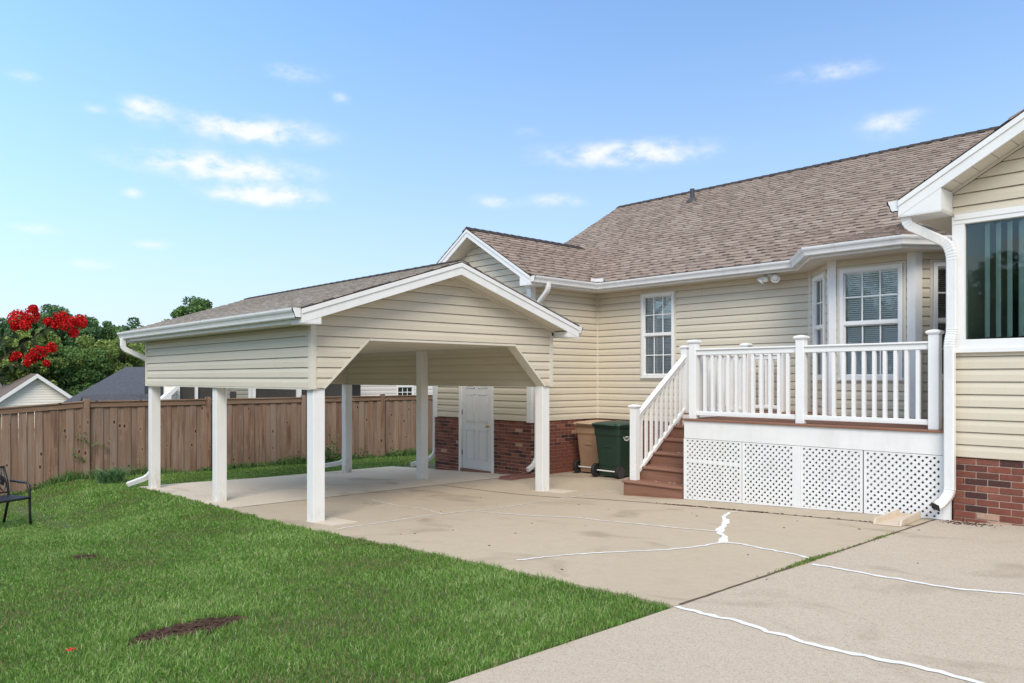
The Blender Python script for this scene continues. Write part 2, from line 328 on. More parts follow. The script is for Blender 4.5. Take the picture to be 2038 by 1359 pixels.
def inst(name, me, loc, parent, rz=0, scale=(1,1,1)):
    o = bpy.data.objects.new(name, me); link(o, (loc[0], loc[1], loc[2]+CZ), parent); o.rotation_euler = (0,0,rz); o.scale = scale; return o
def thing(name, label, cat, loc, group=None):
    o = bpy.data.objects.new(name, None); o.empty_display_size = .2; link(o, (loc[0], loc[1], loc[2]+CZ), None); return tag(o, label, cat, group)
def clip(poly, a, b, c):
    out = []
    for i in range(len(poly)):
        p, q = poly[i], poly[(i+1) % len(poly)]; dp = a*p[0]+b*p[1]+c; dq = a*q[0]+b*q[1]+c
        if dp >= 0: out.append(p)
        if (dp >= 0) != (dq >= 0): t = dp/(dp-dq); out.append((p[0]+(q[0]-p[0])*t, p[1]+(q[1]-p[1])*t))
    return out
def area(p): return abs(sum(p[i][0]*p[(i+1)%len(p)][1]-p[(i+1)%len(p)][0]*p[i][1] for i in range(len(p))))/2 if len(p) > 2 else 0
def ss(x): x = min(1, max(0, x)); return x*x*(3-2*x)
class Frame:                       # wall frame: s along u, z up, t outwards
    def __init__(s, o, u, n): s.o, s.u, s.n = o, u, n
    def __call__(s, a, z, t=0.): return (s.o[0]+s.u[0]*a+s.n[0]*t, s.o[1]+s.u[1]*a+s.n[1]*t, z)
def fbox(mb, F, s0, s1, z0, z1, t0, t1):
    return mb.prism([F(s0,z0,t0),F(s1,z0,t0),F(s1,z1,t0),F(s0,z1,t0)], [F(s0,z0,t1),F(s1,z0,t1),F(s1,z1,t1),F(s0,z1,t1)])
def fpoly(mb, F, poly, t0, t1): return mb.prism([F(a,z,t0) for a, z in poly], [F(a,z,t1) for a, z in poly])

# ------------------------------------------------------------------ lie of the land (heights from eye level)
def pave(X, Y):
    z = -1.2916+.04702*X-.00426*Y-.038*math.exp(-((X+8.4)/1.6)**2)
    z += .03*ss((-11-X)/3)*ss((7-Y)/2); return z
def land(X, Y):
    z = -1.2916+.04702*max(X, -19)-.00426*max(-30, min(Y, 30))-.038*math.exp(-((X+8.4)/1.6)**2)+.03*ss((-11-X)/3)*ss((7-Y)/2)
    z -= .30*ss((4.15-Y)/1.5)*ss((-9.5-X)/3.6)
    if X < -19: z -= 2.6*ss((-19-X)/22)
    if X > 6: z += .04702*(6-X)
    return z-.018
def vpave(x, y): return pave(x, y)
def grid_sheet(name, xs, ys, fn, mat, thick=None, inside=None, kind='structure', label=None):
    mb = MB(); n = len(ys)
    for x in xs:
        for y in ys: mb.v.append((x, y, fn(x, y)))
    for i in range(len(xs)-1):
        for j in range(n-1): mb.f.append((i*n+j, (i+1)*n+j, (i+1)*n+j+1, i*n+j+1)); mb.tone.append(.5)
    if thick:
        loop = [(i, 0) for i in range(len(xs))]+[(len(xs)-1, j) for j in range(1, n)]+[(i, n-1) for i in range(len(xs)-2, -1, -1)]+[(0, j) for j in range(n-2, 0, -1)]
        b = len(mb.v)
        for (i, j) in loop: p = mb.v[i*n+j]; mb.v.append((p[0], p[1], p[2]-thick))
        for k in range(len(loop)):
            a, c = loop[k], loop[(k+1) % len(loop)]; mb.f.append((a[0]*n+a[1], b+k, b+(k+1) % len(loop), c[0]*n+c[1])); mb.tone.append(.5)
        mb.f.append(tuple(b+k for k in range(len(loop)))); mb.tone.append(.5)
    o = obj(name, mb, mat, None, recalc=bool(thick)); tag(o, kind=kind)
    if label: o['label'] = label
    return o
def lin(a, b, st): return list(np.linspace(a, b, max(2, int(round(abs(b-a)/st))+1)))

# ------------------------------------------------------------------ ground, paving
gx = lin(-900,-70,120)+lin(-60,-22,4)+lin(-20,6,.5)+lin(10,60,10)+lin(100,900,120)
gy = lin(-900,-70,120)+lin(-60,-10,6)+lin(-6,14,.5)+lin(18,70,6)+lin(100,900,120)
lawn = grid_sheet('lawn', gx, gy, land, 'soil', label='level lawn soil of the back yard')
def front(x): return 4.48+(x+15)*(4.06-4.48)/12.13       # lawn edge of the paving
def patch(name, x0, x1, fy0, fy1, mat, label, st=.4):
    nx = max(2, int((x1-x0)/st)); xs = np.linspace(x0, x1, nx+1); mb = MB(); ny = max(2, int((fy1(x0)-fy0(x0))/st))
    for x in xs:
        for k in range(ny+1): y = fy0(x)+(fy1(x)-fy0(x))*k/ny; mb.v.append((x, y, pave(x, y)))
    n = ny+1
    for i in range(nx):
        for j in range(ny): mb.f.append((i*n+j, (i+1)*n+j, (i+1)*n+j+1, i*n+j+1)); mb.tone.append(.5)
    loop = [(i,0) for i in range(nx+1)]+[(nx,j) for j in range(1,n)]+[(i,ny) for i in range(nx-1,-1,-1)]+[(0,j) for j in range(ny-1,0,-1)]
    b = len(mb.v)
    for i, j in loop: p = mb.v[i*n+j]; mb.v.append((p[0], p[1], p[2]-.13))
    for k in range(len(loop)):
        a, c = loop[k], loop[(k+1)%len(loop)]; mb.f.append((a[0]*n+a[1], b+k, b+(k+1)%len(loop), c[0]*n+c[1])); mb.tone.append(.5)
    o = obj(name, mb, mat); return tag(o, label, kind='structure')
G = .006
drive = patch('driveway', -2.87+G, 9, lambda x: -9, lambda x: 8.66, 'drive', 'pale speckled concrete driveway')
slabs = []
for k, (a, b) in enumerate([(-7.58, -2.87-G)]):
    slabs.append(patch('patio_slab', a+G, b, front, lambda x: 8.05, 'patio', 'tan concrete patio slab before the deck'))
patio = slabs[0]
patch('patio_strip', -7.58+G, -2.87-G, lambda x: 8.05+2*G, lambda x: 11.9, 'patio', 'tan concrete strip under the deck')
ps2 = patch('carport_apron', -10.5+G, -7.58, front, lambda x: 7.95, 'patio', 'tan concrete apron under the carport front')
patch('bin_pad', -10.5+G, -7.58, lambda x: 7.95+G, lambda x: 11.9, 'patio', 'tan concrete pad beside the brick wall')
cslab = patch('carport_slab', -14.92, -10.5, front, lambda x: 9.98, 'slab', 'light grey concrete carport floor')
# dirt bed that shows in the joints
mb = MB()
def strip(mb, pts, w, dz, jit=0.):
    P = [Vector((x, y, 0)) for x, y in pts]; L = []; Rr = []
    for i, p in enumerate(P):
        d = (P[min(i+1,len(P)-1)]-P[max(i-1,0)]).normalized(); nrm = Vector((-d.y, d.x, 0)); ww = (w[i] if isinstance(w, (list, tuple)) else w)/2
        a = p+nrm*(ww*(1+random.uniform(-jit, jit))); b_ = p-nrm*(ww*(1+random.uniform(-jit, jit)))
        L.append((a.x, a.y, pave(a.x, a.y)+dz)); Rr.append((b_.x, b_.y, pave(b_.x, b_.y)+dz))
    for i in range(len(P)-1): mb.quad(L[i], Rr[i], Rr[i+1], L[i+1])
    return mb
def dens(pts, st=.06, wob=.006):
    out = []
    for i in range(len(pts)-1):
        a, b = pts[i], pts[i+1]; n = max(1, int(math.dist(a, b)/st))
        for k in range(n): t = k/n; out.append((a[0]+(b[0]-a[0])*t+random.gauss(0, wob), a[1]+(b[1]-a[1])*t+random.gauss(0, wob)))
    out.append(pts[-1]); return out
jt = [[(-2.87,4.1),(-2.87,8.6)], [(-10.5,4.4),(-10.5,9.9)], [(-7.57,8.05),(-2.87,8.05)], [(-10.4,7.955),(-7.6,7.955)]]
for j in jt:
    m_ = MB(); strip(m_, dens(j, .1, .002), .022, .0035, .35); o = obj('joint_dirt', m_, 'joint', patio, kind='stuff', recalc=False)
# white sealant painted along the cracks and control joints
def seal(parent, pts, w, jit=.35, wob=.007, taper=None):
    d = dens(pts, .05, wob); n = len(d)
    ww = [w*(taper(i/(n-1)) if taper else 1) for i in range(n)]
    m_ = MB(); strip(m_, d, ww, .004, jit); return obj('sealant_line', m_, 'seal', parent, recalc=False)
w1 = [(-2.862,4.05),(-2.79,4.03),(-2.64,4.01),(-2.46,4.01),(-2.29,3.98),(-2.11,3.94),(-1.94,3.89),(-1.79,3.87),(-1.55,3.87),(-1.32,3.88),(-1.1,3.85),(-.5,3.87),(.6,3.9),(2,3.88)]
w2 = [(-2.80,5.75),(-2.66,5.74),(-2.45,5.7),(-2.26,5.67),(-2.08,5.65),(-1.88,5.61),(-1.69,5.62),(-1.53,5.67),(-1.39,5.72),(-.6,5.74),(1,5.7)]
seal(drive, w1, .042); seal(drive, w2, .040)
seal(patio, [(-4.7,4.4),(-4.67,4.55),(-4.55,4.79),(-4.42,5.03),(-4.23,5.27),(-4.03,5.52),(-3.91,5.8),(-3.86,6.03),(-3.82,6.15)], .032)
seal(patio, [(-3.80,6.17),(-3.64,6.17),(-3.35,6.09),(-3.1,6.04),(-2.91,5.95)], .036)
seal(patio, [(-3.82,6.13),(-4.0,6.42),(-4.15,6.59),(-4.32,6.92),(-4.47,7.23),(-4.69,7.53),(-4.8,7.84),(-4.78,7.98)], .055, .2, .006, lambda t: (1+.22*math.sin(t*23)+.12*math.sin(t*57+1))*(.55+.75*math.sin(min(1, t*1.1)*math.pi)**.7+(.7 if t < .1 else 0)))
seal(patio, [(-7.50,6.29),(-7.02,6.31),(-6.61,6.34),(-6.27,6.43),(-5.95,6.52),(-5.57,6.51),(-5.05,6.55),(-4.62,6.58),(-4.18,6.64)], .026)
seal(ps2, [(-7.69,4.42),(-7.71,4.75),(-7.7,5.15),(-7.75,5.63),(-7.67,5.96),(-7.60,6.29)], .03)
seal(patio, [(-7.52,6.29),(-7.48,6.73),(-7.5,7.29),(-7.46,7.86),(-7.48,8.03)], .026); seal(patio, [(-7.48,8.05),(-7.48,8.51),(-7.5,9.29)], .024)
seal(ps2, [(-9.71,6.15),(-8.93,6.06),(-8.4,6.1),(-7.69,5.89)], .013, .8)
# paler footing pads cast round the front carport posts
for (x, y) in ((-8.35, 4.62), (-8.35, 8.5)):
    m_ = MB(); c = [(x-.3,y-.1),(x+.34,y-.1),(x+.34,y+.26),(x-.3,y+.26)]
    m_.prism([(a, b, pave(a,b)-.02) for a, b in c], [(a, b, pave(a,b)+.004) for a, b in c]); obj('footing_pad', m_, 'slab', ps2)

# ------------------------------------------------------------------ walls: siding courses, brick, roofs
E_ = .127
def siding(parent, F, regions, z0, z1, mat='siding', e=E_, t=0., name='siding_board'):
    k = 0; out = []; rs_ = random.Random(len(bpy.data.objects)); allreg = regions; w0 = min(q[0] for g_ in regions for q in g_); w1_ = max(q[0] for g_ in regions for q in g_); cut = None
    while z0+k*e < z1-.005:
        lo = z0+k*e+.0085; hi = z0+(k+1)*e; md = lo+.52*e; pcs = []
        if k % 2 == 0: cut = rs_.uniform(w0+.5, w1_-.5) if w1_-w0 > 2.4 and rs_.random() < .75 else None
        regions = allreg if cut is None else [g_ for q in allreg for g_ in (clip(q, -1, 0, cut-.0013), clip(q, 1, 0, -cut-.0013)) if len(g_) > 2]
        for (a, b, oa, ob) in ((lo, md, .0150, .0130), (md, hi, .0130, -.002)):
            for reg in regions:
                p = clip(clip(reg, 0, 1, -a), 0, -1, b)
                if area(p) > 1e-4:
                    pcs.append((min(q[0] for q in p), max(q[0] for q in p), [F(s_, z, t-.014) for s_, z in p], [F(s_, z, t+oa+(ob-oa)*(z-a)/(b-a)) for s_, z in p]))
        pcs.sort(key=lambda q: q[0]); runs = []
        for q in pcs:
            if runs and q[0] <= runs[-1][0]+.002: runs[-1][0] = max(runs[-1][0], q[1]); runs[-1][1].append(q)
            else: runs.append([q[1], [q]])
        for _, qs in runs:
            mb = MB()
            for q in qs: mb.prism(q[2], q[3])
            out.append(obj(name, mb, mat, parent))
        k += 1
    return out
def rect(s0, s1, z0, z1): return [(s0,z0),(s1,z0),(s1,z1),(s0,z1)]
def holes(s0, s1, z0, z1, hs):          # columns around rectangular openings
    xs = sorted({s0, s1, *[h[0] for h in hs], *[h[1] for h in hs]}); out = []
    for a, b in zip(xs[:-1], xs[1:]):
        zz = z0
        for h in sorted([h for h in hs if h[0] < b-1e-6 and h[1] > a+1e-6], key=lambda h: h[2]):
            if h[2] > zz+1e-4: out.append(rect(a, b, zz, h[2]))
            zz = h[3]
        if zz < z1-1e-4: out.append(rect(a, b, zz, z1))
    return out
def wall(parent, F, regions, t0, t1, mat='siding'):
    mb = MB()
    for r_ in regions: fpoly(mb, F, r_, t0, t1)
    return obj('wall', mb, mat, parent)
def brick_mesh(w=.193):
    mb = MB(); mb.box(-w/2, w/2, -.045, .045, 0, .0575); me = mb.mesh('brick')
    bm = bmesh.new(); bm.from_mesh(me); bmesh.ops.bevel(bm, geom=bm.edges[:], offset=.0035, segments=1, affect='EDGES'); bm.to_mesh(me); bm.free()
    me.materials.append(MAT['brick']); return me
BRICK = brick_mesh(); BRICKP = BRICK.copy(); BRICKP.materials.clear(); BRICKP.materials.append(MAT['brickpale'])
BC = [0]
def bricks(parent, F, s0, s1, ztop, t=0., pale=0., individual=True, extra=None):
    z = ztop-.0575; row = 0; rz = math.atan2(F.u[1], F.u[0]); jm = extra
    while True:
        s = s0-(.1015 if row % 2 else 0); any_ = False
        while s < s1-.02:
            a, b = max(s+.005, s0), min(s+.198, s1); s += .203
            if b-a < .010: continue
            p = F((a+b)/2, z, t-.045+random.uniform(-.0015,.0025))
            if z+.05 < pave(p[0], p[1])-.01: continue
            any_ = True
            if individual and BC[0] < 300: inst('brick', BRICK if random.random() > pale else BRICKP, p, parent, rz, ((b-a)/.193, 1, 1)); BC[0] += 1
            elif jm is not None:
                q0, q1 = F(a, z, t), F(b, z, t); jm.prism([F(a,z,t-.09),F(b,z,t-.09),F(b,z+.0575,t-.09),F(a,z+.0575,t-.09)], [F(a,z,t),F(b,z,t),F(b,z+.0575,t),F(a,z+.0575,t)])
        if not any_ and row > 2 or row > 22: break
        z -= .0677; row += 1
def shingles(mb, P0, A, B, poly, ex=.145, seed=0, lo=.12, hi=.30, dark=.16):
    rg = random.Random(seed); P0, A, B = Vector(P0), Vector(A).normalized(), Vector(B).normalized(); N = A.cross(B)
    if N.z < 0: N = -N
    a0 = min(p[0] for p in poly); a1 = max(p[0] for p in poly); b0 = min(p[1] for p in poly); b1 = max(p[1] for p in poly)
    nrow = int(math.ceil((b1-b0)/ex))
    edges = [(poly[i], poly[(i+1)%len(poly)]) for i in range(len(poly))]
    sgn = 1 if sum(p[0]*q[1]-q[0]*p[1] for p, q in edges) > 0 else -1
    for r_ in range(nrow):
        b = b0+r_*ex; a = a0-rg.random()*.3; up = rg.random() < .5
        while a < a1:
            w = rg.uniform(lo, hi) if up else rg.uniform(.07, .17)
            th0, th1 = (.019, .006) if up else (.006, .001)
            tone = rg.choice([.5,.55,.6,.65,.7,.8,.9]) if up else rg.choice([.0,.03,.06,.10,.16,.24])  # dark slot tones paint tab shadow together with the printed dark bands
            p = [(a, b), (a+w, b), (a+w, min(b+ex+.012, b1)), (a, min(b+ex+.012, b1))]
            for (u, v) in edges:
                nx, ny = -(v[1]-u[1])*sgn, (v[0]-u[0])*sgn; p = clip(p, nx, ny, -(nx*u[0]+ny*u[1]))
                if len(p) < 3: break
            if len(p) > 2 and area(p) > 1e-4:
                top = [P0+A*q[0]+B*q[1]+N*(th0+(th1-th0)*(q[1]-b)/ex) for q in p]; bot = [P0+A*q[0]+B*q[1]-N*.004 for q in p]; n = len(p)
                mb.add(top+bot, [tuple(range(n))]+[(i, (i+1)%n, n+(i+1)%n, n+i) for i in range(n)], tone)
                if not up and n == 4 and tone < .3:      # lighter upper half of the slot, toned by colour
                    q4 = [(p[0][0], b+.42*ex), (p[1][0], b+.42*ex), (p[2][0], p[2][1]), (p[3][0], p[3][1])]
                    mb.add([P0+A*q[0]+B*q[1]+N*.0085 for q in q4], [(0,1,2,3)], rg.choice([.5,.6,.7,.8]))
            a += w; up = not up
def ridge_caps(mb, a, b, slope, w=.15, L=.2, h=.02):
    a, b = Vector(a), Vector(b); d = (b-a); n = int(d.length/L); d.normalize(); s = Vector((-d.y, d.x, 0))
    for k in range(n+1):
        p0 = a+d*min(k*L, (b-a).length-.02); p1 = a+d*min((k+1)*L+.04, (b-a).length); 
        for sg in (1, -1):
            e0 = s*sg*w; dz = Vector((0,0,-slope*w))
            mb.prism([p0+Vector((0,0,h)), p0+e0+dz+Vector((0,0,h)), p0+e0+dz, p0], [p1+Vector((0,0,h*.4)), p1+e0+dz+Vector((0,0,h*.4)), p1+e0+dz-Vector((0,0,.004)), p1-Vector((0,0,.004))])
KP = [(0,0),(0,-.115),(.07,-.118),(.078,-.108),(.082,-.085),(.092,-.06),(.108,-.04),(.116,-.022),(.118,0),(.104,.0),(.102,-.012),(.1,-.025),(.086,-.05),(.076,-.085),(.066,-.106),(.004,-.106),(.004,0)]
def sweep_h(mb, path, z, prof, right=True, ends=True):
    P = [Vector((x, y, 0)) for x, y in path]; rings = []
    for i, p in enumerate(P):
        dn = []
        if i > 0: dn.append((P[i]-P[i-1]).normalized())
        if i < len(P)-1: dn.append((P[i+1]-P[i]).normalized())
        ns = [Vector((d.y, -d.x, 0))*(1 if right else -1) for d in dn]
        n = ns[0] if len(ns) == 1 else (ns[0]+ns[1])/(1+ns[0].dot(ns[1]))
        rings.append([(p.x+n.x*o_, p.y+n.y*o_, z+h) for o_, h in prof])
    mb.rings(rings)
    if ends:
        for r_, i in ((rings[0], 0), (rings[-1], -1)):
            q = [r_[k] for k in range(0, 9)]; d = (P[1]-P[0]).normalized() if i == 0 else (P[-1]-P[-2]).normalized(); e = d*(.003 if i == 0 else -.003)
            mb.prism(q, [(x+e.x, y+e.y, zz) for x, y, zz in q])
    return mb
def downspout(mb, path, w=.09, dpt=.068, rad=.07, face=(0,-1,0)):
    P = [Vector(p) for p in path]; pts = [(P[0], 1.)]
    for i in range(1, len(P)-1):
        a, b, c = P[i-1], P[i], P[i+1]; r_ = min(rad, (b-a).length*.48, (c-b).length*.48); p0 = b+(a-b).normalized()*r_; p1 = b+(c-b).normalized()*r_
        for k in range(9): t = k/8; pts.append(((p0*(1-t)**2+b*2*t*(1-t)+p1*t*t), 1. if k in (0, 8) else (1.05 if k % 2 else .965)))
    pts.append((P[-1], 1.)); rings = []; fc = Vector(face)
    for i, (p, sc) in enumerate(pts):
        d = (pts[min(i+1,len(pts)-1)][0]-pts[max(i-1,0)][0]).normalized(); x = d.cross(fc)
        x = x.normalized() if x.length > .15 else Vector((1,0,0)); y = x.cross(d).normalized()
        ring = []
        for (cx_, cy_) in ((-1,-.7),(-.8,-1),(.8,-1),(1,-.7),(1,.7),(.8,1),(-.8,1),(-1,.7)): ring.append(p+x*cx_*w/2*sc+y*cy_*dpt/2*sc)
        rings.append(ring)
    mb.rings(rings); return mb
def window(parent, F, s0, s1, z0, z1, zm, cols=3, rows=2, t=.0, blind=True, glass='glass', mun=.018, fw=.055, tilt=1.05, name='window'):
    mb = MB()
    for (a, b, c, d) in ((s0, s0+fw, z0, z1), (s1-fw, s1, z0, z1), (s0+fw, s1-fw, z1-fw, z1), (s0+fw, s1-fw, z0, z0+fw*.7)): fbox(mb, F, a, b, c, d, t-.05, t+.028)
    fbox(mb, F, s0+fw, s1-fw, zm-.022, zm+.022, t-.045, t+.012)
    # inner sash rims
    for (za, zb, tt) in ((z0+fw*.7, zm-.022, -.004), (zm+.022, z1-fw, .006)):
        fbox(mb, F, s0+fw, s0+fw+.016, za, zb, t-.045, t+tt); fbox(mb, F, s1-fw-.016, s1-fw, za, zb, t-.045, t+tt)
        fbox(mb, F, s0+fw+.016, s1-fw-.016, za, za+.014, t-.045, t+tt); fbox(mb, F, s0+fw+.016, s1-fw-.016, zb-.014, zb, t-.045, t+tt)
    fbox(mb, F, s0-.02, s1+.02, z0-.035, z0, t-.02, t+.034)
    w = obj(name, mb, 'whitev', parent, bevel=.003)
    a, b = s0+fw+.016, s1-fw-.016
    for (za, zb, tg) in ((z0+fw*.7+.014, zm-.036, -.03), (zm+.036, z1-fw-.014, -.018)):
        cw = (b-a-(cols-1)*mun)/cols; ch = (zb-za-(rows-1)*mun)/rows
        for i in range(cols-1): m_ = MB(); x = a+(i+1)*cw+i*mun; fbox(m_, F, x, x+mun, za, zb, t+tg-.006, t+tg+.010); obj('muntin', m_, 'whitev', w)
        for j in range(rows-1): m_ = MB(); z = za+(j+1)*ch+j*mun; fbox(m_, F, a, b, z, z+mun, t+tg-.005, t+tg+.009); obj('muntin', m_, 'whitev', w)
        for i in range(cols):
            for j in range(rows):
                x = a+i*(cw+mun); z = za+j*(ch+mun); m_ = MB(); fbox(m_, F, x, x+cw, z, z+ch, t+tg, t+tg+.003); obj('pane', m_, glass, w)
    if blind:
        m_ = MB(); z = z0+fw; k = 0
        while z < z1-fw:
            c_, s_ = math.cos(tilt)*.0125, math.sin(tilt)*.0125
            m_.prism([F(a,z-s_,t-.062+c_),F(b,z-s_,t-.062+c_),F(b,z+s_,t-.062-c_),F(a,z+s_,t-.062-c_)], [F(a,z-s_+.0012,t-.062+c_),F(b,z-s_+.0012,t-.062+c_),F(b,z+s_+.0012,t-.062-c_),F(a,z+s_+.0012,t-.062-c_)])
            z += .0285; k += 1
        fbox(m_, F, a, b, z1-fw-.03, z1-fw, t-.085, t-.05)
        obj('blind', m_, 'blind', w)
    return w
def gable_trim(parent, F, sL, sR, ze, zr, ov, rh=.165, boxw=.25, thick=.025, soff=True, seg=.30):
    sM = (sL+sR)/2; sl = (zr-ze)/(sM-sL); cs = 1/math.sqrt(1+sl*sl); dz = rh/cs
    for (a, b) in ((sL, sM), (sR, sM)):
        top = lambda s: ze+sl*abs(s-a)
        mb = MB(); fpoly(mb, F, [(a, ze-.015), (b, zr-.015), (b, zr-dz), (a, ze-dz)], ov-thick, ov); rk = obj('rake_board', mb, 'white', parent)
        mb = MB(); fpoly(mb, F, [(a, ze-.012), (b, zr-.012), (b, zr-.012-.055), (a, ze-.012-.055)], ov-.002, ov+.014); obj('drip_trim', mb, 'white', rk)
        mb = MB(); bx = a+(boxw if b > a else -boxw)
        fpoly(mb, F, [(a, ze-dz+.002), (bx, ze-dz+.002), (bx, top(bx)-dz+.004), (a, ze-dz+.004)], ov-thick+.003, ov-.004); fbox(mb, F, min(a,bx), max(a,bx), ze-dz-.006, ze-dz+.004, -.0, ov-.004)
        fpoly(mb, F, [(bx-.005*(1 if b > a else -1), ze-dz), (bx, ze-dz), (bx, top(bx)-dz), (bx-.005*(1 if b > a else -1), top(bx)-dz)], 0, ov-thick)
        obj('eave_return', mb, 'white', parent)
        if soff:
            L = abs(b-a); n = max(1, int(L/seg)); sg = 1 if b > a else -1
            for k in range(n):
                s0_, s1_ = a+sg*(L*k/n+.003), a+sg*(L*(k+1)/n-.003); mb = MB()
                z0_, z1_ = top(s0_)-dz+.02, top(s1_)-dz+.02; q = [(s0_, z0_), (s1_, z1_), (s1_, z1_+.012), (s0_, z0_+.012)]
                fpoly(mb, F, q, 0.0, ov-thick-.001); obj('soffit_panel', mb, 'soffit', parent)
            mb = MB(); fpoly(mb, F, [(a, top(a)-dz-.012), (b, zr-dz-.012), (b, zr-dz+.018), (a, top(a)-dz+.018)], .0, .022); obj('soffit_channel', mb, 'trim', parent)

# ------------------------------------------------------------------ carport
CX, CB, C0, C1 = -8.42, -14.48, 4.49, 8.60
cb = -.129
car = thing('carport', 'open carport with cream siding skirt, white posts and shallow shingled roof', 'carport', (-11.4, 6.55, pave(-11.4, 6.55)))
FF = Frame((CX, 0), (0, 1), (1, 0)); FB = Frame((CB, 0), (0, 1), (-1, 0)); FL = Frame((0, C0), (1, 0), (0, -1)); FR = Frame((0, C1), (1, 0), (0, 1))
EV0, EV1, RM = 4.2, 8.9, 6.55; ZE, ZR = .817, 1.585; SL = (ZR-ZE)/(RM-EV0)
RX0, RX1 = -14.80, -8.10
zt = lambda y: ZE+SL*(RM-EV0-abs(y-RM))-.165
def gable_regions(zbot, op=True):
    top = [(C0, .484), (C1, .484), (C1, zt(C1)), (RM, zt(RM)), (C0, zt(C0))]
    if op: return [[(C0,cb),(4.65,cb),(5.284,.484),(C0,.484)], [(8.45,cb),(C1,cb),(C1,.484),(7.815,.484)], top]
    return [rect(C0, C1, cb, .484), top]
siding(car, FF, gable_regions(cb), cb, 1.42); siding(car, FB, gable_regions(cb, False), cb, 1.42)
siding(car, FL, [rect(CB, CX, cb, .70)], cb, .70); siding(car, FR, [rect(CB, CX, cb, .70)], cb, .70)
wall(car, FF, gable_regions(cb), -.15, -.016, 'trim'); wall(car, FB, gable_regions(cb, False), -.10, -.016, 'trim')
wall(car, FL, [rect(CB+.1, CX-.15, cb, .72)], -.10, -.016, 'trim'); wall(car, FR, [rect(CB+.1, CX-.15, cb, .72)], -.10, -.016, 'trim')
# lining siding seen from inside
FRi = Frame((0, C1-.10), (1, 0), (0, -1)); FBi = Frame((CB+.10, 0), (0, 1), (1, 0)); FLi = Frame((0, C0+.10), (1, 0), (0, 1))
siding(car, FRi, [rect(CB+.1, CX-.15, cb, .44)], cb, .44); siding(car, FBi, [rect(C0+.1, C1-.1, cb, .44)], cb, .44); siding(car, FLi, [rect(CB+.1, CX-.15, cb, .44)], cb, .44)
for (F, a, b) in ((FRi, CB+.1, CX-.15), (FBi, C0+.1, C1-.1), (FLi, CB+.1, CX-.15)):
    m_ = MB(); fbox(m_, F, a, b, .44, .50, -.004, .022); obj('cove_trim', m_, 'trim', car)
m_ = MB(); n = 19
for k in range(n):
    a = CB+.12+(CX-.15-CB-.12)*k/n; b = CB+.12+(CX-.15-CB-.12)*(k+1)/n; m_ = MB(); m_.box(a+.003, b-.003, C0+.1, C1-.1, .50, .515); obj('ceiling_panel', m_, 'soffit', car)
# opening liner
for (p, q) in (((4.65,cb),(5.284,.484)), ((5.284,.484),(7.815,.484)), ((7.815,.484),(8.45,cb))):
    d = Vector((q[0]-p[0], q[1]-p[1])).normalized(); nn = (-d.y*.02, d.x*.02); m_ = MB()
    fpoly(m_, FF, [(p[0]-nn[0]*.4, p[1]-nn[1]*.4), (q[0]-nn[0]*.4, q[1]-nn[1]*.4), (q[0]+nn[0], q[1]+nn[1]), (p[0]+nn[0], p[1]+nn[1])], -.165, .018); obj('opening_trim', m_, 'trim', car)
for (x, y) in ((CX, C0), (CX, C1), (CB, C0), (CB, C1)):
    m_ = MB(); sx_, sy_ = (1 if x == CX else -1), (1 if y == C1 else -1)
    m_.box(min(x-.05*sx_, x+.02*sx_), max(x-.05*sx_, x+.02*sx_), min(y-.05*sy_, y+.02*sy_), max(y-.05*sy_, y+.02*sy_), cb-.006, .66); obj('corner_trim', m_, 'trim', car)
for (y, F) in ((C0, FL), (C1, FR)):
    m_ = MB(); fbox(m_, F, CB, CX, cb-.012, cb+.004, -.105, .02); obj('starter_strip', m_, 'trim', car)
def post(x0, y0, ztop, w=.158):
    m_ = MB(); zb = min(pave(x0, y0), pave(x0-w, y0+w))-.01
    m_.box(x0-w, x0, y0, y0+w, zb, ztop)
    o = obj('post', m_, 'postwhite', car, bevel=.006)
    return o
for (x, y, zt_) in ((-8.435, 4.515, cb-.002), (-8.435, 8.418, cb-.002), (-11.39, 4.515, cb-.002), (-11.50, 8.335, .499), (-14.31, 4.515, cb-.002), (-14.46+.14, 8.418, cb-.002)): post(x, y, zt_)
# roof
mb = MB()
for sgn, ye in ((1, EV0), (-1, EV1)):
    shingles(mb, (RX1 if sgn > 0 else RX0, ye, ZE), ((-1 if sgn > 0 else 1), 0, 0), (0, sgn, SL), [(0,0),(RX1-RX0,0),(RX1-RX0,2.47),(0,2.47)], .14, 3 if sgn > 0 else 4)
obj('roof_shingles', mb, 'shinglegrey', car, tone=True, kind='stuff', recalc=False)
mb = MB()
for ye in (EV0, EV1):
    mb.prism([(RX0+.01, ye, ZE-.004), (RX0+.01, RM, ZR-.004), (RX0+.01, RM, ZR-.03), (RX0+.01, ye, ZE-.03)], [(RX1-.004, ye, ZE-.004), (RX1-.004, RM, ZR-.004), (RX1-.004, RM, ZR-.03), (RX1-.004, ye, ZE-.03)])
obj('roof_deck', mb, 'ridge', car)
mb = MB(); ridge_caps(mb, (RX0, RM, ZR+.012), (RX1, RM, ZR+.012), SL, .14); obj('ridge_cap', mb, 'ridge', car)
gable_trim(car, FF, EV0, EV1, ZE-.008, ZR-.008, RX1-CX-.012); gable_trim(car, FB, EV0, EV1, ZE-.008, ZR-.008, CB-RX0-.012)
for ye, yw, F in ((EV0, C0, 1), (EV1, C1, -1)):
    m_ = MB(); y0, y1 = sorted((ye, ye+.02*F)); m_.box(RX0+.03, RX1-.04, y0, y1, ZE-.175, ZE-.02); obj('fascia', m_, 'white', car)
    m_ = MB(); y0, y1 = sorted((ye+.021*F, yw)); m_.box(RX0+.03, CX+.0, y0, y1, ZE-.172, ZE-.16); obj('soffit', m_, 'soffit', car)
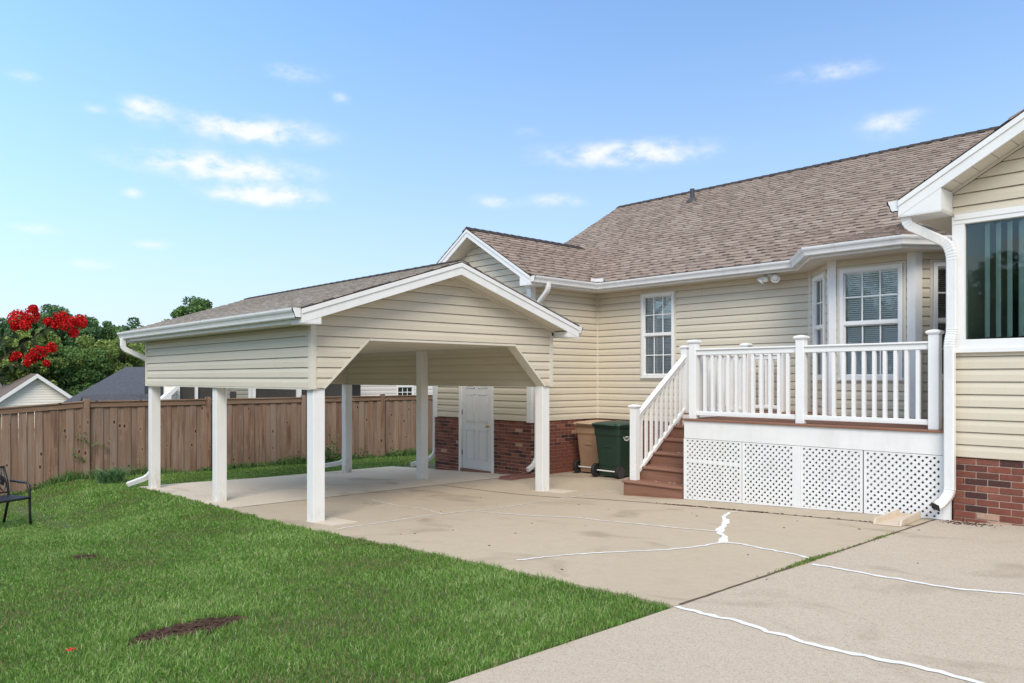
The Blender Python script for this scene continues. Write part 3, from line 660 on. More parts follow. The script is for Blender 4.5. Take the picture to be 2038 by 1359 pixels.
mb = MB(); sweep_h(mb, [(RX0+.02, EV0-.001), (RX1-.03, EV0-.001)], ZE-.012, KP); obj('gutter', mb, 'gutter', car)
mb = MB(); sweep_h(mb, [(RX0+.02, EV1+.001), (RX1-.03, EV1+.001)], ZE-.012, KP, right=False); obj('gutter', mb, 'gutter', car)
g1 = pave(-14.6, 4.5)
mb = MB(); downspout(mb, [(-14.62, 4.14, ZE-.12), (-14.62, 4.14, .52), (-14.60, 4.62, .30), (-14.60, 4.62, g1+.28), (-14.72, 4.56, g1+.16), (-15.02, 4.34, g1+.03)], face=(1,0,0)); obj('downspout', mb, 'gutter', car)
mb = MB(); downspout(mb, [(-14.62, 8.98, ZE-.12), (-14.62, 8.98, .5), (-14.62, 8.62, .28), (-14.62, 8.62, -1.72), (-14.66, 8.50, -1.83), (-14.80, 7.98, -1.89)], face=(1,0,0)); obj('downspout', mb, 'gutter', car)

# ------------------------------------------------------------------ house
house = thing('house', 'single storey cream sided house with brick base and brown shingled roof', 'house', (-6, 12.5, pave(-6, 12.5)))
Ym, Ys, Xs, Xl, Xw, Yw = 11.818, 9.946, -10.262, -13.217, -2.711, 8.633
XwR = 2.39
zb = -.815
zl = -.1853-5*E_
FS = Frame((0, Ys), (1, 0), (0, -1)); FSr = Frame((Xs, 0), (0, 1), (1, 0)); FM = Frame((0, Ym), (1, 0), (0, -1)); FW = Frame((0, Yw), (1, 0), (0, -1)); FWl = Frame((Xw, 0), (0, 1), (-1, 0))
ZEV = 1.862
DX0, DX1, DTOP = -12.40, -11.31, .23
sR0, sR1, sZR, sSL = -13.53, -9.95, 2.955, (2.955-1.862)/1.79
sM = (sR0+sR1)/2; szt = lambda x: sZR-sSL*abs(x-sM)-.19
# storage gable front
regs = holes(Xl, Xs, zb, 1.60, [(DX0, DX1, zb, DTOP)])+[[(Xl, 1.60), (Xs, 1.60), (Xs, szt(Xs)), (sM, szt(sM)), (Xl, szt(Xl))]]
siding(house, FS, regs, zl, 2.80); wall(house, FS, regs, -.10, -.016)
siding(house, FSr, [rect(Ys, Ym, zb, 1.70)], zl, 1.70); wall(house, FSr, [rect(Ys+.1, Ym, zb, 1.70)], -.10, -.016)
# main wall with its window
MW = (-9.13, -8.375, .03, 1.597)
regs = holes(Xs, -5.78, zb, 1.70, [MW]); siding(house, FM, regs, zl, 1.70); wall(house, FM, regs, -.10, -.016)
window(house, FM, MW[0]+.004, MW[1]-.004, MW[2], MW[3], .82, t=.012)
for (a, b, c, d) in ((MW[0]-.028, MW[0], MW[2]-.06, MW[3]+.028), (MW[1], MW[1]+.028, MW[2]-.06, MW[3]+.028), (MW[0], MW[1], MW[3], MW[3]+.028), (MW[0], MW[1], MW[2]-.06, MW[2]-.036)):
    m_ = MB(); fbox(m_, FM, a, b, c, d, 0, .024); obj('window_trim', m_, 'trim', house)
# bay
B = [(-5.78, Ym), (-5.07, 11.0), (-3.93, 11.0), (-3.22, Ym)]
for i, ww in ((0, (.16, .80)), (1, (.135, 1.005)), (2, (.16, .80))):
    a, b = Vector(B[i]), Vector(B[i+1]); L = (b-a).length; u = (b-a)/L; F = Frame(B[i], (u.x, u.y), (u.y, -u.x))
    wd = (ww[0], ww[1], 0.0, 1.56)
    if i != 1: wd = (L/2-.30, L/2+.30, 0.0, 1.56)
    rg_ = holes(0, L, zb, 1.70, [wd]); siding(house, F, rg_, zl, 1.70); wall(house, F, rg_, -.08, -.016)
    window(house, F, wd[0]+.004, wd[1]-.004, wd[2], wd[3], .775, t=.012, cols=3 if i == 1 else 2, tilt=1.05 if i < 2 else .15, blind=(i != 0) or True)
    for (s0_, s1_, c, d) in ((wd[0]-.035, wd[0], wd[2]-.06, wd[3]+.035), (wd[1], wd[1]+.035, wd[2]-.06, wd[3]+.035), (wd[0], wd[1], wd[3], wd[3]+.035), (wd[0], wd[1], wd[2]-.06, wd[2]-.036)):
        m_ = MB(); fbox(m_, F, s0_, s1_, c, d, 0, .022); obj('window_trim', m_, 'trim', house)
for (x, y) in B[1:3]:
    m_ = MB(); s_ = -1 if x < -4.5 else 1
    m_.prism([(x-s_*.085, y-.03, zb-.02), (x+s_*.024, y-.03, zb-.02), (x+s_*.085, y+.05, zb-.02), (x+s_*.05, y+.10, zb-.02), (x-s_*.085, y+.06, zb-.02)], [(x-s_*.085, y-.03, 1.70), (x+s_*.024, y-.03, 1.70), (x+s_*.085, y+.05, 1.70), (x+s_*.05, y+.10, 1.70), (x-s_*.085, y+.06, 1.70)]); obj('corner_board', m_, 'white', house, bevel=.004)
m_ = MB(); m_.box(B[0][0]-.03, B[0][0]+.03, Ym-.03, Ym, zb, 1.70); obj('corner_trim', m_, 'trim', house)
m_ = MB(); m_.box(Xs, Xs+.028, Ym-.028, Ym, zb, 1.70); obj('corner_trim', m_, 'trim', house)
m_ = MB(); m_.box(-3.22, Xw, Ym, Ym+.08, zb, 1.72); obj('wall', m_, 'siding', house)
# corner boards of the storage gable
for (x0, x1) in ((Xs-.10, Xs+.022), (Xl-.022, Xl+.10)):
    m_ = MB(); m_.box(x0, x1, Ys-.024, Ys-.001, zb-.02, 1.66); obj('corner_board', m_, 'white', house, bevel=.003)
m_ = MB(); m_.box(Xs+.001, Xs+.024, Ys-.0, Ys+.10, zb-.02, 1.70); obj('corner_board', m_, 'white', house, bevel=.003)
# left end wall and back of the house
for (x0, x1, y0, y1, z1) in ((Xl, Xl+.1, Ys+.12, 21, 1.75), (Xl, 3.2, 20.9, 21, 1.75), (3.1, 3.2, Yw, 21, 1.75)):
    m_ = MB(); m_.box(x0, x1, y0, y1, -2.3, z1); obj('wall', m_, 'siding', house)
m_ = MB(); m_.prism([(Xl+.01, 11.5, 1.7), (Xl+.01, 21, 1.7), (Xl+.01, 16.2, 4.45)], [(Xl+.1, 11.5, 1.7), (Xl+.1, 21, 1.7), (Xl+.1, 16.2, 4.45)]); obj('wall', m_, 'siding', house)
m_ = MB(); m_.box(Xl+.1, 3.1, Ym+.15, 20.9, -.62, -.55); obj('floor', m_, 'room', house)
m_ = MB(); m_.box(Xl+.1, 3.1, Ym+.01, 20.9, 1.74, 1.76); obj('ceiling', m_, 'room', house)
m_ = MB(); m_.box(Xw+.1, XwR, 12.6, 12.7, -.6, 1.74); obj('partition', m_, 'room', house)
# wing facing the drive
zw = -.8042
wE0, wE1 = -3.115, 2.795; wM = -.16; wSL = .571; wZR = 1.842+wSL*2.955; wzt = lambda x: wZR-wSL*abs(x-wM)-.20
WW = (-2.695, 2.37, .262, 1.63)
siding(house, FW, [rect(Xw, XwR, zw, .262)], zw, .262); wall(house, FW, [rect(Xw, XwR, zw, .262)], -.10, -.016)
gr = [[(Xw, 1.63), (XwR, 1.63), (XwR, wzt(XwR)), (wM, wzt(wM)), (Xw, wzt(Xw))]]
siding(house, FW, gr, zw+19*E_, 3.4); wall(house, FW, gr, -.10, -.016)
siding(house, FWl, [rect(Yw, Ym, zw, 1.70)], zw, 1.70); wall(house, FWl, [rect(Yw+.1, Ym, zw, 1.70)], -.10, -.016)
# big window band: white frame, green glass, vertical blind
mb = MB(); s0_, s1_ = WW[0], WW[1]
bays_ = [(-2.60, -.95), (-.83, .72), (.84, 2.27)]
fbox(mb, FW, Xw-.004, s1_, 1.557, 1.635, -.08, .03); fbox(mb, FW, Xw-.004, s1_, .30, .388, -.08, .030); 
xs_ = [Xw-.004]+[v for b_ in bays_ for v in b_]+[s1_]
for a, b in zip(xs_[::2], xs_[1::2]): fbox(mb, FW, a, b, .388, 1.557, -.08, .026)
win = obj('picture_window', mb, 'whitev', house, bevel=.004)
m_ = MB(); fbox(m_, FW, Xw-.012, s1_, .255, .30, -.03, .05); obj('sill', m_, 'whitev', win, bevel=.004)
m_ = MB(); fbox(m_, FW, Xw+.02, s1_, 1.60, 1.655, .0, .038); obj('head_trim', m_, 'whitev', win, bevel=.004)
m_ = MB(); fbox(m_, FW, Xw+.02, s1_, 1.655, 1.68, .0, .03); obj('head_channel', m_, 'trim', win)
for (a, b) in bays_:
    m_ = MB(); fbox(m_, FW, a, b, .388, 1.557, -.03, -.025); obj('pane', m_, 'glassg', win)
    k = 0; x = a+.16
    while x < b-.04:
        m_ = MB(); an = .72; wv = .045
        m_.prism([FW(x-wv*math.sin(an), .41, -.13-wv*math.cos(an)), FW(x+wv*math.sin(an), .41, -.13+wv*math.cos(an)), FW(x+wv*math.sin(an)+.002, .41, -.13+wv*math.cos(an))], [FW(x-wv*math.sin(an), 1.55, -.13-wv*math.cos(an)), FW(x+wv*math.sin(an), 1.55, -.13+wv*math.cos(an)), FW(x+wv*math.sin(an)+.002, 1.55, -.13+wv*math.cos(an))])
        obj('blind_vane', m_, 'blind', win); x += .098
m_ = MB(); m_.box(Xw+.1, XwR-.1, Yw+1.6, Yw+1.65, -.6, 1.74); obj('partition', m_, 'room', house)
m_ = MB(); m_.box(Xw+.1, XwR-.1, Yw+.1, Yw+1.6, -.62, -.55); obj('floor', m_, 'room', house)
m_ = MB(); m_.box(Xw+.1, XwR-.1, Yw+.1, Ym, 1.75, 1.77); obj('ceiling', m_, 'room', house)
m_ = MB(); m_.box(XwR-.1, XwR, Yw+.1, Ym+3, -1.6, 1.75); obj('wall', m_, 'siding', house)
# brick base
def mortar(F, s0, s1, ztop):
    m_ = MB(); fbox(m_, F, s0, s1, -2.15, ztop, -.10, -.008); obj('mortar', m_, 'mortar', house)
rest = MB()
for (F, a, b, zt_, pale) in ((FW, Xw+.005, Xw+1.05, zw-.006, .05), (FS, DX1, Xs, zb-.012, .02), (FS, Xl, DX0, zb-.012, .02), (FSr, Ys, Ym, zb-.012, .02)):
    mortar(F, a+(.1 if F is FSr else 0), b, zt_); bricks(house, F, a, b, zt_, -.001, pale, True, rest)
mortar(FM, Xs, -5.78, zb-.012); bricks(house, FM, Xs, -7.0, zb-.012, -.001, .03, True, rest); bricks(house, FM, -7.0, -5.78, zb-.012, -.001, 0, False, rest)
mortar(FW, Xw+1.05, XwR, zw-.006); bricks(house, FW, Xw+1.05, XwR, zw-.006, -.001, 0, False, rest)
mortar(FWl, Yw+.1, Ym, zw-.006); bricks(house, FWl, Yw, Ym, zw-.006, -.001, 0, False, rest)
for i in range(3):
    a, b = Vector(B[i]), Vector(B[i+1]); L = (b-a).length; u = (b-a)/L; mortar(Frame(B[i], (u.x, u.y), (u.y, -u.x)), 0, L, zb)
if rest.v: obj('brick_courses', rest, 'brick', house, kind='stuff')
# storage door
gd = pave(-11.85, Ys)
mb = MB(); d0, d1, dzb, dzt = -12.315, -11.395, gd+.045, .16
fbox(mb, FS, d0, d1, dzb, dzt, -.06, -.018); door = obj('door', mb, 'doorp', house, bevel=.003)
for (c0, c1) in ((d0+.13, d0+.40), (d1-.40, d1-.13)):
    for (p0, p1) in ((dzb+.20, dzb+.80), (dzb+.95, dzb+1.52), (dzb+1.64, dzb+1.86)):
        m_ = MB(); fbox(m_, FS, c0+.03, c1-.03, p0+.03, p1-.03, -.020, -.010); obj('panel', m_, 'doorp', door, bevel=.006)
        m_ = MB()
        for (a, b, c, d) in ((c0, c0+.016, p0, p1), (c1-.016, c1, p0, p1), (c0, c1, p0, p0+.016), (c0, c1, p1-.016, p1)): fbox(m_, FS, a, b, c, d, -.019, -.008)
        obj('panel_moulding', m_, 'doorp', door)
m_ = MB(); m_.lathe(FS(-11.49, -.955, -.018), [(.028,0),(.028,.006),(.012,.012),(.012,.035),(.026,.045),(.03,.06),(.024,.072),(.001,.076)], 14, (0,-1,0)); obj('handle', m_, 'brass', door, smooth=True)
for z in (-.70, -1.52): m_ = MB(); fbox(m_, FS, d0-.012, d0+.008, z-.05, z+.05, -.02, -.006); obj('hinge', m_, 'darkm', door)
mb = MB(); fbox(mb, FS, DX0, d0-.004, gd-.02, dzt+.07, -.07, .012); fbox(mb, FS, d1+.004, DX1, gd-.02, dzt+.07, -.07, .012); fbox(mb, FS, DX0, DX1, dzt+.004, dzt+.072, -.07, .014); obj('door_frame', mb, 'white', house, bevel=.003)
m_ = MB(); fbox(m_, FS, DX0+.07, DX1-.07, gd-.02, dzb-.004, -.08, .03); obj('door_sill', m_, 'deck', house)
# roofs
mb = MB(); p = .58; YE, YR = 11.42, 16.17; cs = math.sqrt(1+p*p)
LEN = (YR-YE)*cs
shingles(mb, (Xl-.05, YE, ZEV), (1,0,0), (0,1,p), [(0,0),(16.4,0),(16.4,LEN),(0,LEN)], .143, 1)
obj('roof_shingles', mb, 'shingle', house, tone=True, kind='stuff', recalc=False)
mb = MB()
Zr = ZEV+p*(YR-YE)
mb.prism([(Xl-.04,YE,ZEV-.006),(Xl-.04,YR,Zr-.006),(Xl-.04,21.2,ZEV-.1),(Xl-.04,21.2,ZEV-.13),(Xl-.04,YR,Zr-.06),(Xl-.04,YE,ZEV-.05)], [(3.3,YE,ZEV-.006),(3.3,YR,Zr-.006),(3.3,21.2,ZEV-.1),(3.3,21.2,ZEV-.13),(3.3,YR,Zr-.06),(3.3,YE,ZEV-.05)])
# storage roof deck, wing roof deck
for (e0, e1, zr_, y0, y1, ze_) in ((sR0, sR1, sZR, 9.605, 13.6, ZEV), (wE0, wE1, wZR, 8.275, 14.6, 1.842)):
    m0 = (e0+e1)/2
    mb.prism([(e0,y0,ze_-.006),(m0,y0,zr_-.006),(e1,y0,ze_-.006),(e1,y0,ze_-.03),(m0,y0,zr_-.04),(e0,y0,ze_-.03)], [(e0,y1,ze_-.006),(m0,y1,zr_-.006),(e1,y1,ze_-.006),(e1,y1,ze_-.03),(m0,y1,zr_-.04),(e0,y1,ze_-.03)])
obj('roof_deck', mb, 'ridge', house)
for (e0, e1, zr_, y0, y1, ze_, sd_) in ((sR0, sR1, sZR, 9.60, 13.7, ZEV, 21), (wE0, wE1, wZR, 8.27, 14.7, 1.842, 31)):
    mb = MB(); m0 = (e0+e1)/2; s_ = (zr_-ze_)/(m0-e0); L = (m0-e0)*math.sqrt(1+s_*s_)
    shingles(mb, (e1, y0, ze_), (0,1,0), (-1,0,s_), [(0,0),(y1-y0,0),(y1-y0,L),(0,L)], .143, sd_)
    shingles(mb, (e0, y0, ze_), (0,1,0), (1,0,s_), [(0,0),(y1-y0,0),(y1-y0,L),(0,L)], .143, sd_+1)
    obj('roof_shingles', mb, 'shingle', house, tone=True, kind='stuff', recalc=False)
    mb = MB(); ridge_caps(mb, (m0, y0, zr_+.014), (m0, y1-.75, zr_+.014), s_, .13); obj('ridge_cap', mb, 'ridge', house)
mb = MB(); ridge_caps(mb, (Xl-.05, YR, Zr+.012), (3.3, YR, Zr+.012), p, .14); obj('ridge_cap', mb, 'ridge', house)
# bay roof
bE = [(-5.82, 11.44), (-5.14, 10.48), (-3.90, 10.48), (-3.20, 11.44)]; bs = .30; bc = (-4.52, 11.68)
A1 = Vector((-4.52, 11.68, ZEV+bs*1.2)); Mq = Vector((-4.52, 12.35, ZEV+p*(12.35-YE)+.01))
mb = MB()
for (a, b, poly3) in ((bE[1], bE[2], [(*bE[1],ZEV), (*bE[2],ZEV), A1]), (bE[0], bE[1], [(*bE[0],ZEV), (*bE[1],ZEV), A1, Mq]), (bE[2], bE[3], [(*bE[2],ZEV), (*bE[3],ZEV), Mq, A1])):
    o_ = Vector((*a, ZEV)); Av = (Vector((*b, ZEV))-o_).normalized(); q3 = Vector(poly3[2] if a == bE[0] else (A1 if a == bE[1] else A1))-o_; Bv = (q3-Av*q3.dot(Av)).normalized()
    poly = [((Vector(v)-o_).dot(Av), (Vector(v)-o_).dot(Bv)) for v in poly3]; shingles(mb, o_, Av, Bv, poly, .143, hash(a) % 97)
obj('roof_shingles', mb, 'shingle', house, tone=True, kind='stuff', recalc=False)
mb = MB(); lo = [(*v, ZEV-.012) for v in bE]; mb.add(lo+[tuple(A1-Vector((0,0,.01))), tuple(Mq-Vector((0,0,.02)))], [(0,1,4,5),(1,2,4),(2,3,5,4),(0,3,2,1)]); obj('roof_deck', mb, 'ridge', house, recalc=False)
gable_trim(house, FS, sR0, sR1, ZEV-.008, sZR-.008, Ys-9.60-.012, .14, .27); gable_trim(house, FW, wE0, wE1, 1.834, wZR-.008, Yw-8.27-.012, .15, .402, seg=.16)
# eaves: fascia, soffit, gutters
fas = [(-9.95, 9.64), (-9.95, 11.44), (-5.82, 11.44), (-5.14, 10.48), (-3.90, 10.48), (-3.20, 11.44)]
mb = MB(); sweep_h(mb, fas, ZEV-.018, KP); obj('gutter', mb, 'gutter', house)
mb = MB(); sweep_h(mb, fas, ZEV-.012, [(-.002,0),(-.022,0),(-.022,-.16),(-.002,-.16)], ends=False); obj('fascia', mb, 'white', house)
mb = MB(); zso = ZEV-.165
for q in ([(Xs+.0, Ys-.02), (-9.97, Ys-.02), (-9.97, 11.46), (Xs, Ym)], [(Xs, Ym), (-9.97, 11.46), (-5.83, 11.46), (-5.78, Ym)], [(-5.78, Ym), (-5.83, 11.46), (-5.15, 10.50), (-5.07, 11.0)], [(-5.07, 11.0), (-5.15, 10.50), (-3.89, 10.50), (-3.93, 11.0)], [(-3.93, 11.0), (-3.89, 10.50), (-3.21, 11.44), (-3.22, Ym)]):
    mb.prism([(x, y, zso) for x, y in q], [(x, y, zso+.012) for x, y in q])
obj('soffit', mb, 'soffit', house)
m_ = MB(); m_.box(-9.95, -9.78, 11.435, 11.44, ZEV-.015, ZEV+.085); m_.box(-9.955, -9.95, 11.27, 11.44, ZEV-.015, ZEV+.085); obj('splash_guard', m_, 'gutter', house)
mb = MB(); sweep_h(mb, [(wE0-.001, 8.29), (wE0-.001, 10.6)], 1.832, KP, right=False); obj('gutter', mb, 'gutter', house)
m_ = MB(); m_.box(wE0, wE0+.02, 8.30, 11.4, 1.69, 1.83); obj('fascia', m_, 'white', house)
m_ = MB(); m_.box(wE0+.02, Xw, 8.31, 11.4, 1.675, 1.687); obj('soffit', m_, 'soffit', house)
# downspouts
gdn = pave(-2.6, 8.5)
mb = MB(); downspout(mb, [(-3.06, 8.36, 1.72), (-3.06, 8.36, 1.58), (-2.735, 8.55, 1.37), (-2.70, 8.565, 1.25), (-2.70, 8.565, .46), (-2.715, 8.545, .36), (-2.715, 8.545, -1.17), (-2.76, 8.48, -1.26), (-2.80, 8.40, -1.30)], .096, .078, .08, face=(0,-1,0)); obj('downspout', mb, 'gutter', house)
m_ = MB(); m_.obar((-2.7995,8.401,-1.2995), (-2.8015,8.397,-1.3015), .094, .070, (0,-.5,.8)); obj('spout_hole_shade', m_, 'rubber', house)  # black plate painting the shade inside the open spout end
mb = MB(); downspout(mb, [(-9.89, 10.02, 1.76), (-9.89, 10.02, 1.62), (-10.185, 10.02, 1.36), (-10.185, 10.02, -1.50), (-10.185, 9.93, -1.62), (-10.185, 9.78, -1.69)], .085, .065, .08, face=(1,0,0)); obj('downspout', mb, 'gutter', house)
mb = MB(); downspout(mb, [(-13.27, 9.98, 1.6), (-13.27, 9.98, -1.62), (-13.3, 9.82, -1.76), (-13.40, 9.45, -1.83)], .085, .065, .08, face=(1,0,0)); obj('downspout', mb, 'gutter', house)
# plumbing vent
m_ = MB(); vb = ZEV+p*(15.4-YE); m_.lathe((-10.43, 15.4, vb-.05), [(.055,0),(.055,.34),(.04,.34),(.04,.1)], 14); m_.lathe((-10.43, 15.4, vb-.03), [(.15,-.03),(.14,.03),(.06,.12)], 14); obj('vent_pipe', m_, 'darkm', house, smooth=False)
# twin floodlight under the eave
fl = thing('floodlight', 'twin head white floodlight with sensor box under the eave', 'light', (-6.36, 11.62, 1.69))
m_ = MB(); m_.lathe((-6.36, 11.62, 1.695), [(.055,0),(.055,-.035),(.03,-.05),(.001,-.052)], 16); obj('mount', m_, 'whitev', fl, smooth=True)
m_ = MB(); m_.box(-6.445, -6.365, 11.52, 11.60, 1.57, 1.645); obj('sensor', m_, 'trim', fl, bevel=.008)
for (c, ax) in (((-6.47, 11.60, 1.645), (-.65,-.25,-.72)), ((-6.255, 11.58, 1.65), (.35,-.72,-.55))):
    m_ = MB(); m_.lathe(c, [(.02,-.05),(.035,-.03),(.04,.0),(.05,.03),(.072,.085),(.074,.09),(.066,.088),(.04,.03),(.001,.02)], 18, ax); obj('lamp_head', m_, 'whitev', fl, smooth=True)
    m_ = MB(); m_.lathe(c, [(.001,.03),(.05,.045),(.06,.07),(.03,.082),(.001,.086)], 16, ax); obj('bulb', m_, 'blind', fl, smooth=True)
    m_ = MB(); m_.tube([c, (-6.36, 11.62, 1.67)], .012, 8); obj('arm', m_, 'whitev', fl, smooth=True)
# chandelier seen through the bay
ch = thing('chandelier', 'small lit chandelier hanging inside the bay window', 'chandelier', (-3.45, 12.35, .9))
m_ = MB(); m_.tube([(-3.45,12.35,1.74),(-3.45,12.35,1.0)], .012, 8); m_.lathe((-3.45,12.35,.85), [(.01,0),(.05,.04),(.07,.09),(.02,.16)], 12); obj('stem', m_, 'brass', ch, smooth=True)
for k in range(5):
    a = k*2*math.pi/5; p_ = (-3.45+.2*math.cos(a), 12.35+.2*math.sin(a), 1.02)
    m_ = MB(); m_.tube([(-3.45,12.35,.93), ((-3.45*.4+p_[0]*.6), (12.35*.4+p_[1]*.6), .88), (p_[0],p_[1],.98)], .008, 6); obj('arm', m_, 'brass', ch, smooth=True)
    m_ = MB(); m_.lathe((p_[0],p_[1],.98), [(.008,0),(.016,.03),(.018,.05),(.008,.08),(.001,.09)], 10); obj('bulb', m_, 'bulb', ch, smooth=True)

# ------------------------------------------------------------------ deck with stairs
DZ = -.538; DY, DXL, DXR = 8.605, -5.955, -2.76
deck = thing('deck', 'raised brown deck with white railing, lattice skirt and steps', 'deck', (-4.4, 10, pave(-4.4, 10)))
y = DY-.025; k = 0
while y < 11.75:
    m_ = MB(); y1 = min(y+.139, 11.78); m_.box(DXL-.02, DXR, y, y1, DZ-.026, DZ); obj('deck_board', m_, 'deck', deck, bevel=.006); y += .144
y = 10.0
while y < 11.75:
    m_ = MB(); m_.box(-7.08, DXL-.025, y, min(y+.139, 11.78), DZ-.026, DZ); obj('deck_board', m_, 'deck', deck, bevel=.005); y += .144
rt, rb_ = DZ-.0265, -.797
m_ = MB(); m_.box(DXL+.0, DXR+.02, DY, DY+.038, rb_, rt); obj('rim_board', m_, 'white', deck, bevel=.003)
m_ = MB(); m_.box(DXL, DXL+.038, DY+.04, 11.75, rb_, rt); obj('rim_board', m_, 'white', deck, bevel=.003)
m_ = MB(); m_.box(-7.05, -7.01, 10.0, 11.75, rb_, rt); m_.box(-7.01, DXL-.01, 10.0, 10.035, rb_, rt); obj('rim_board', m_, 'white', deck, bevel=.003)
m_ = MB(); m_.box(-7.06, -7.04, 10.0, 11.75, -1.75, rb_-.002); obj('side_skirt', m_, 'white', deck)
for (x, y) in ((-5.0, 10.6), (-3.2, 10.6), (-7.0, 10.05), (-5.9, 8.75), (-7.0, 11.6)):
    m_ = MB(); m_.box(x-.05, x+.05, y, y+.1, pave(x, y)-.02, rb_); obj('support_post', m_, 'deck', deck)
# lattice panels
zlat = lambda x: pave(x, DY)+.004
PAN = [(-5.945, -5.105), (-5.095, -4.405), (-4.335, -3.615), (-3.600, -2.80)]
pit = .0755
for (a, b) in PAN:
    m_ = MB(); z0a, z0b = zlat(a), zlat(b); zt_ = rb_-.004
    bw = .03
    for (c, d) in ((a, a+bw), (b-bw, b)): m_.prism([(c,DY+.002,zlat(c)),(d,DY+.002,zlat(d)),(d,DY+.002,zt_),(c,DY+.002,zt_)], [(c,DY+.022,zlat(c)),(d,DY+.022,zlat(d)),(d,DY+.022,zt_),(c,DY+.022,zt_)])
    m_.box(a+bw, b-bw, DY+.003, DY+.021, zt_-.018, zt_)
    m_.prism([(a+bw,DY+.003,z0a),(b-bw,DY+.003,z0b),(b-bw,DY+.003,z0b+.018),(a+bw,DY+.003,z0a+.018)], [(a+bw,DY+.021,z0a),(b-bw,DY+.021,z0b),(b-bw,DY+.021,z0b+.018),(a+bw,DY+.021,z0a+.018)])
    pan = obj('lattice_panel', m_, 'lattice', deck)
    reg = [(a+.002, z0a), (b-.002, z0b), (b-.002, zt_), (a+.002, zt_)]
    for sg in (1, -1):
        c = -3.2; 
        for k in range(120):
            # band: |(x - a) - sg*(z) - c| < hw
            cc = -4.+k*pit; hw = .0215
            p_ = reg
            p_ = clip(p_, 1, -sg, -a-sg*0-(cc-hw)); p_ = clip(p_, -1, sg, a+(cc+hw)) if len(p_) > 2 else p_
            if len(p_) > 2 and area(p_) > 2e-4:
                t0 = DY+.004 if sg > 0 else DY+.0105
                m_ = MB(); m_.prism([(x, t0, z) for x, z in p_], [(x, t0+.006, z) for x, z in p_]); obj('slat', m_, 'lattice', pan)
m_ = MB(); m_.prism([(-4.404,DY-.001,zlat(-4.404)),(-4.336,DY-.001,zlat(-4.336)),(-4.336,DY-.001,rb_-.003),(-4.404,DY-.001,rb_-.003)], [(-4.404,DY+.03,zlat(-4.404)),(-4.336,DY+.03,zlat(-4.336)),(-4.336,DY+.03,rb_-.003),(-4.404,DY+.03,rb_-.003)]); obj('batten', m_, 'lattice', deck)
m_ = MB(); m_.box(-5.96, -5.945, DY-.002, DY+.05, zlat(-5.95), rb_-.002); obj('batten', m_, 'lattice', deck)
m_ = MB(); m_.box(-2.80, -2.728, DY-.002, DY+.04, zlat(-2.8), rb_-.002); obj('batten', m_, 'lattice', deck)
m_ = MB(); m_.box(-5.93, -5.12, DY+.0022, DY+.018, -1.115, -1.075); obj('batten', m_, 'lattice', deck)
# railing
PW = .104
def cap_mesh():
    mb = MB(); w = .07; prof = [(w*.86,-.012),(w*.93,-.004),(w,.004),(w,.016),(w*.78,.028),(w*.35,.038),(.004,.041)]
    mb.rings([[(sx_*r_, sy_*r_, h) for sx_, sy_ in ((-1,-1),(1,-1),(1,1),(-1,1))] for r_, h in prof]); me = mb.mesh('cap'); me.materials.append(MAT['whitev']); return me
CAP = cap_mesh()
def rpost(x, y, zb_, zt_):
    m_ = MB(); m_.box(x-PW/2, x+PW/2, y-PW/2, y+PW/2, zb_, zt_); o = obj('post', m_, 'whitev', deck, bevel=.005); inst('cap', CAP, (x, y, zt_), o); return o
def bal_mesh(h):
    mb = MB(); mb.box(-.0185,.0185,-.0185,.0185,0,h); me = mb.mesh('baluster'); me.materials.append(MAT['whitev']); return me
BALM = bal_mesh(.735)
def rail(a, b, n, zt_=.385, zb_=-.435, skip=0):
    a, b = Vector((*a, 0)), Vector((*b, 0)); d = (b-a).normalized(); a2, b2 = a+d*PW/2, b-d*PW/2
    for (z0, z1, w) in ((zt_-.022, zt_, .088), (zt_-.085, zt_-.022, .052), (zb_-.058, zb_-.012, .064), (zb_-.012, zb_, .046)):
        m_ = MB(); m_.obar(a2+Vector((0,0,(z0+z1)/2)), b2+Vector((0,0,(z0+z1)/2)), w, z1-z0); obj('top_rail' if z0 > 0 else 'bottom_rail', m_, 'whitev', deck, bevel=.006)
    for k in range(n):
        p_ = a2+(b2-a2)*((k+1)/(n+1)); inst('baluster', BALM, (p_.x, p_.y, zb_), deck)
zc = .470
RY = 8.685
for x in (-5.85, -4.36, -2.90): rpost(x, RY, DZ, zc)
rail((-5.85, RY), (-4.36, RY), 11); rail((-4.36, RY), (-2.90, RY), 11)
rpost(-5.90, 10.08, DZ, zc); rail((-5.85, RY), (-5.90, 10.08), 10)
rpost(-6.98, 10.12, DZ-.18, zc); rpost(-7.03, 11.42, DZ, zc); rail((-6.98, 10.12), (-7.03, 11.42), 9)
rpost(-6.06, 11.42, DZ, zc); rail((-7.03, 11.42), (-6.06, 11.42), 7)
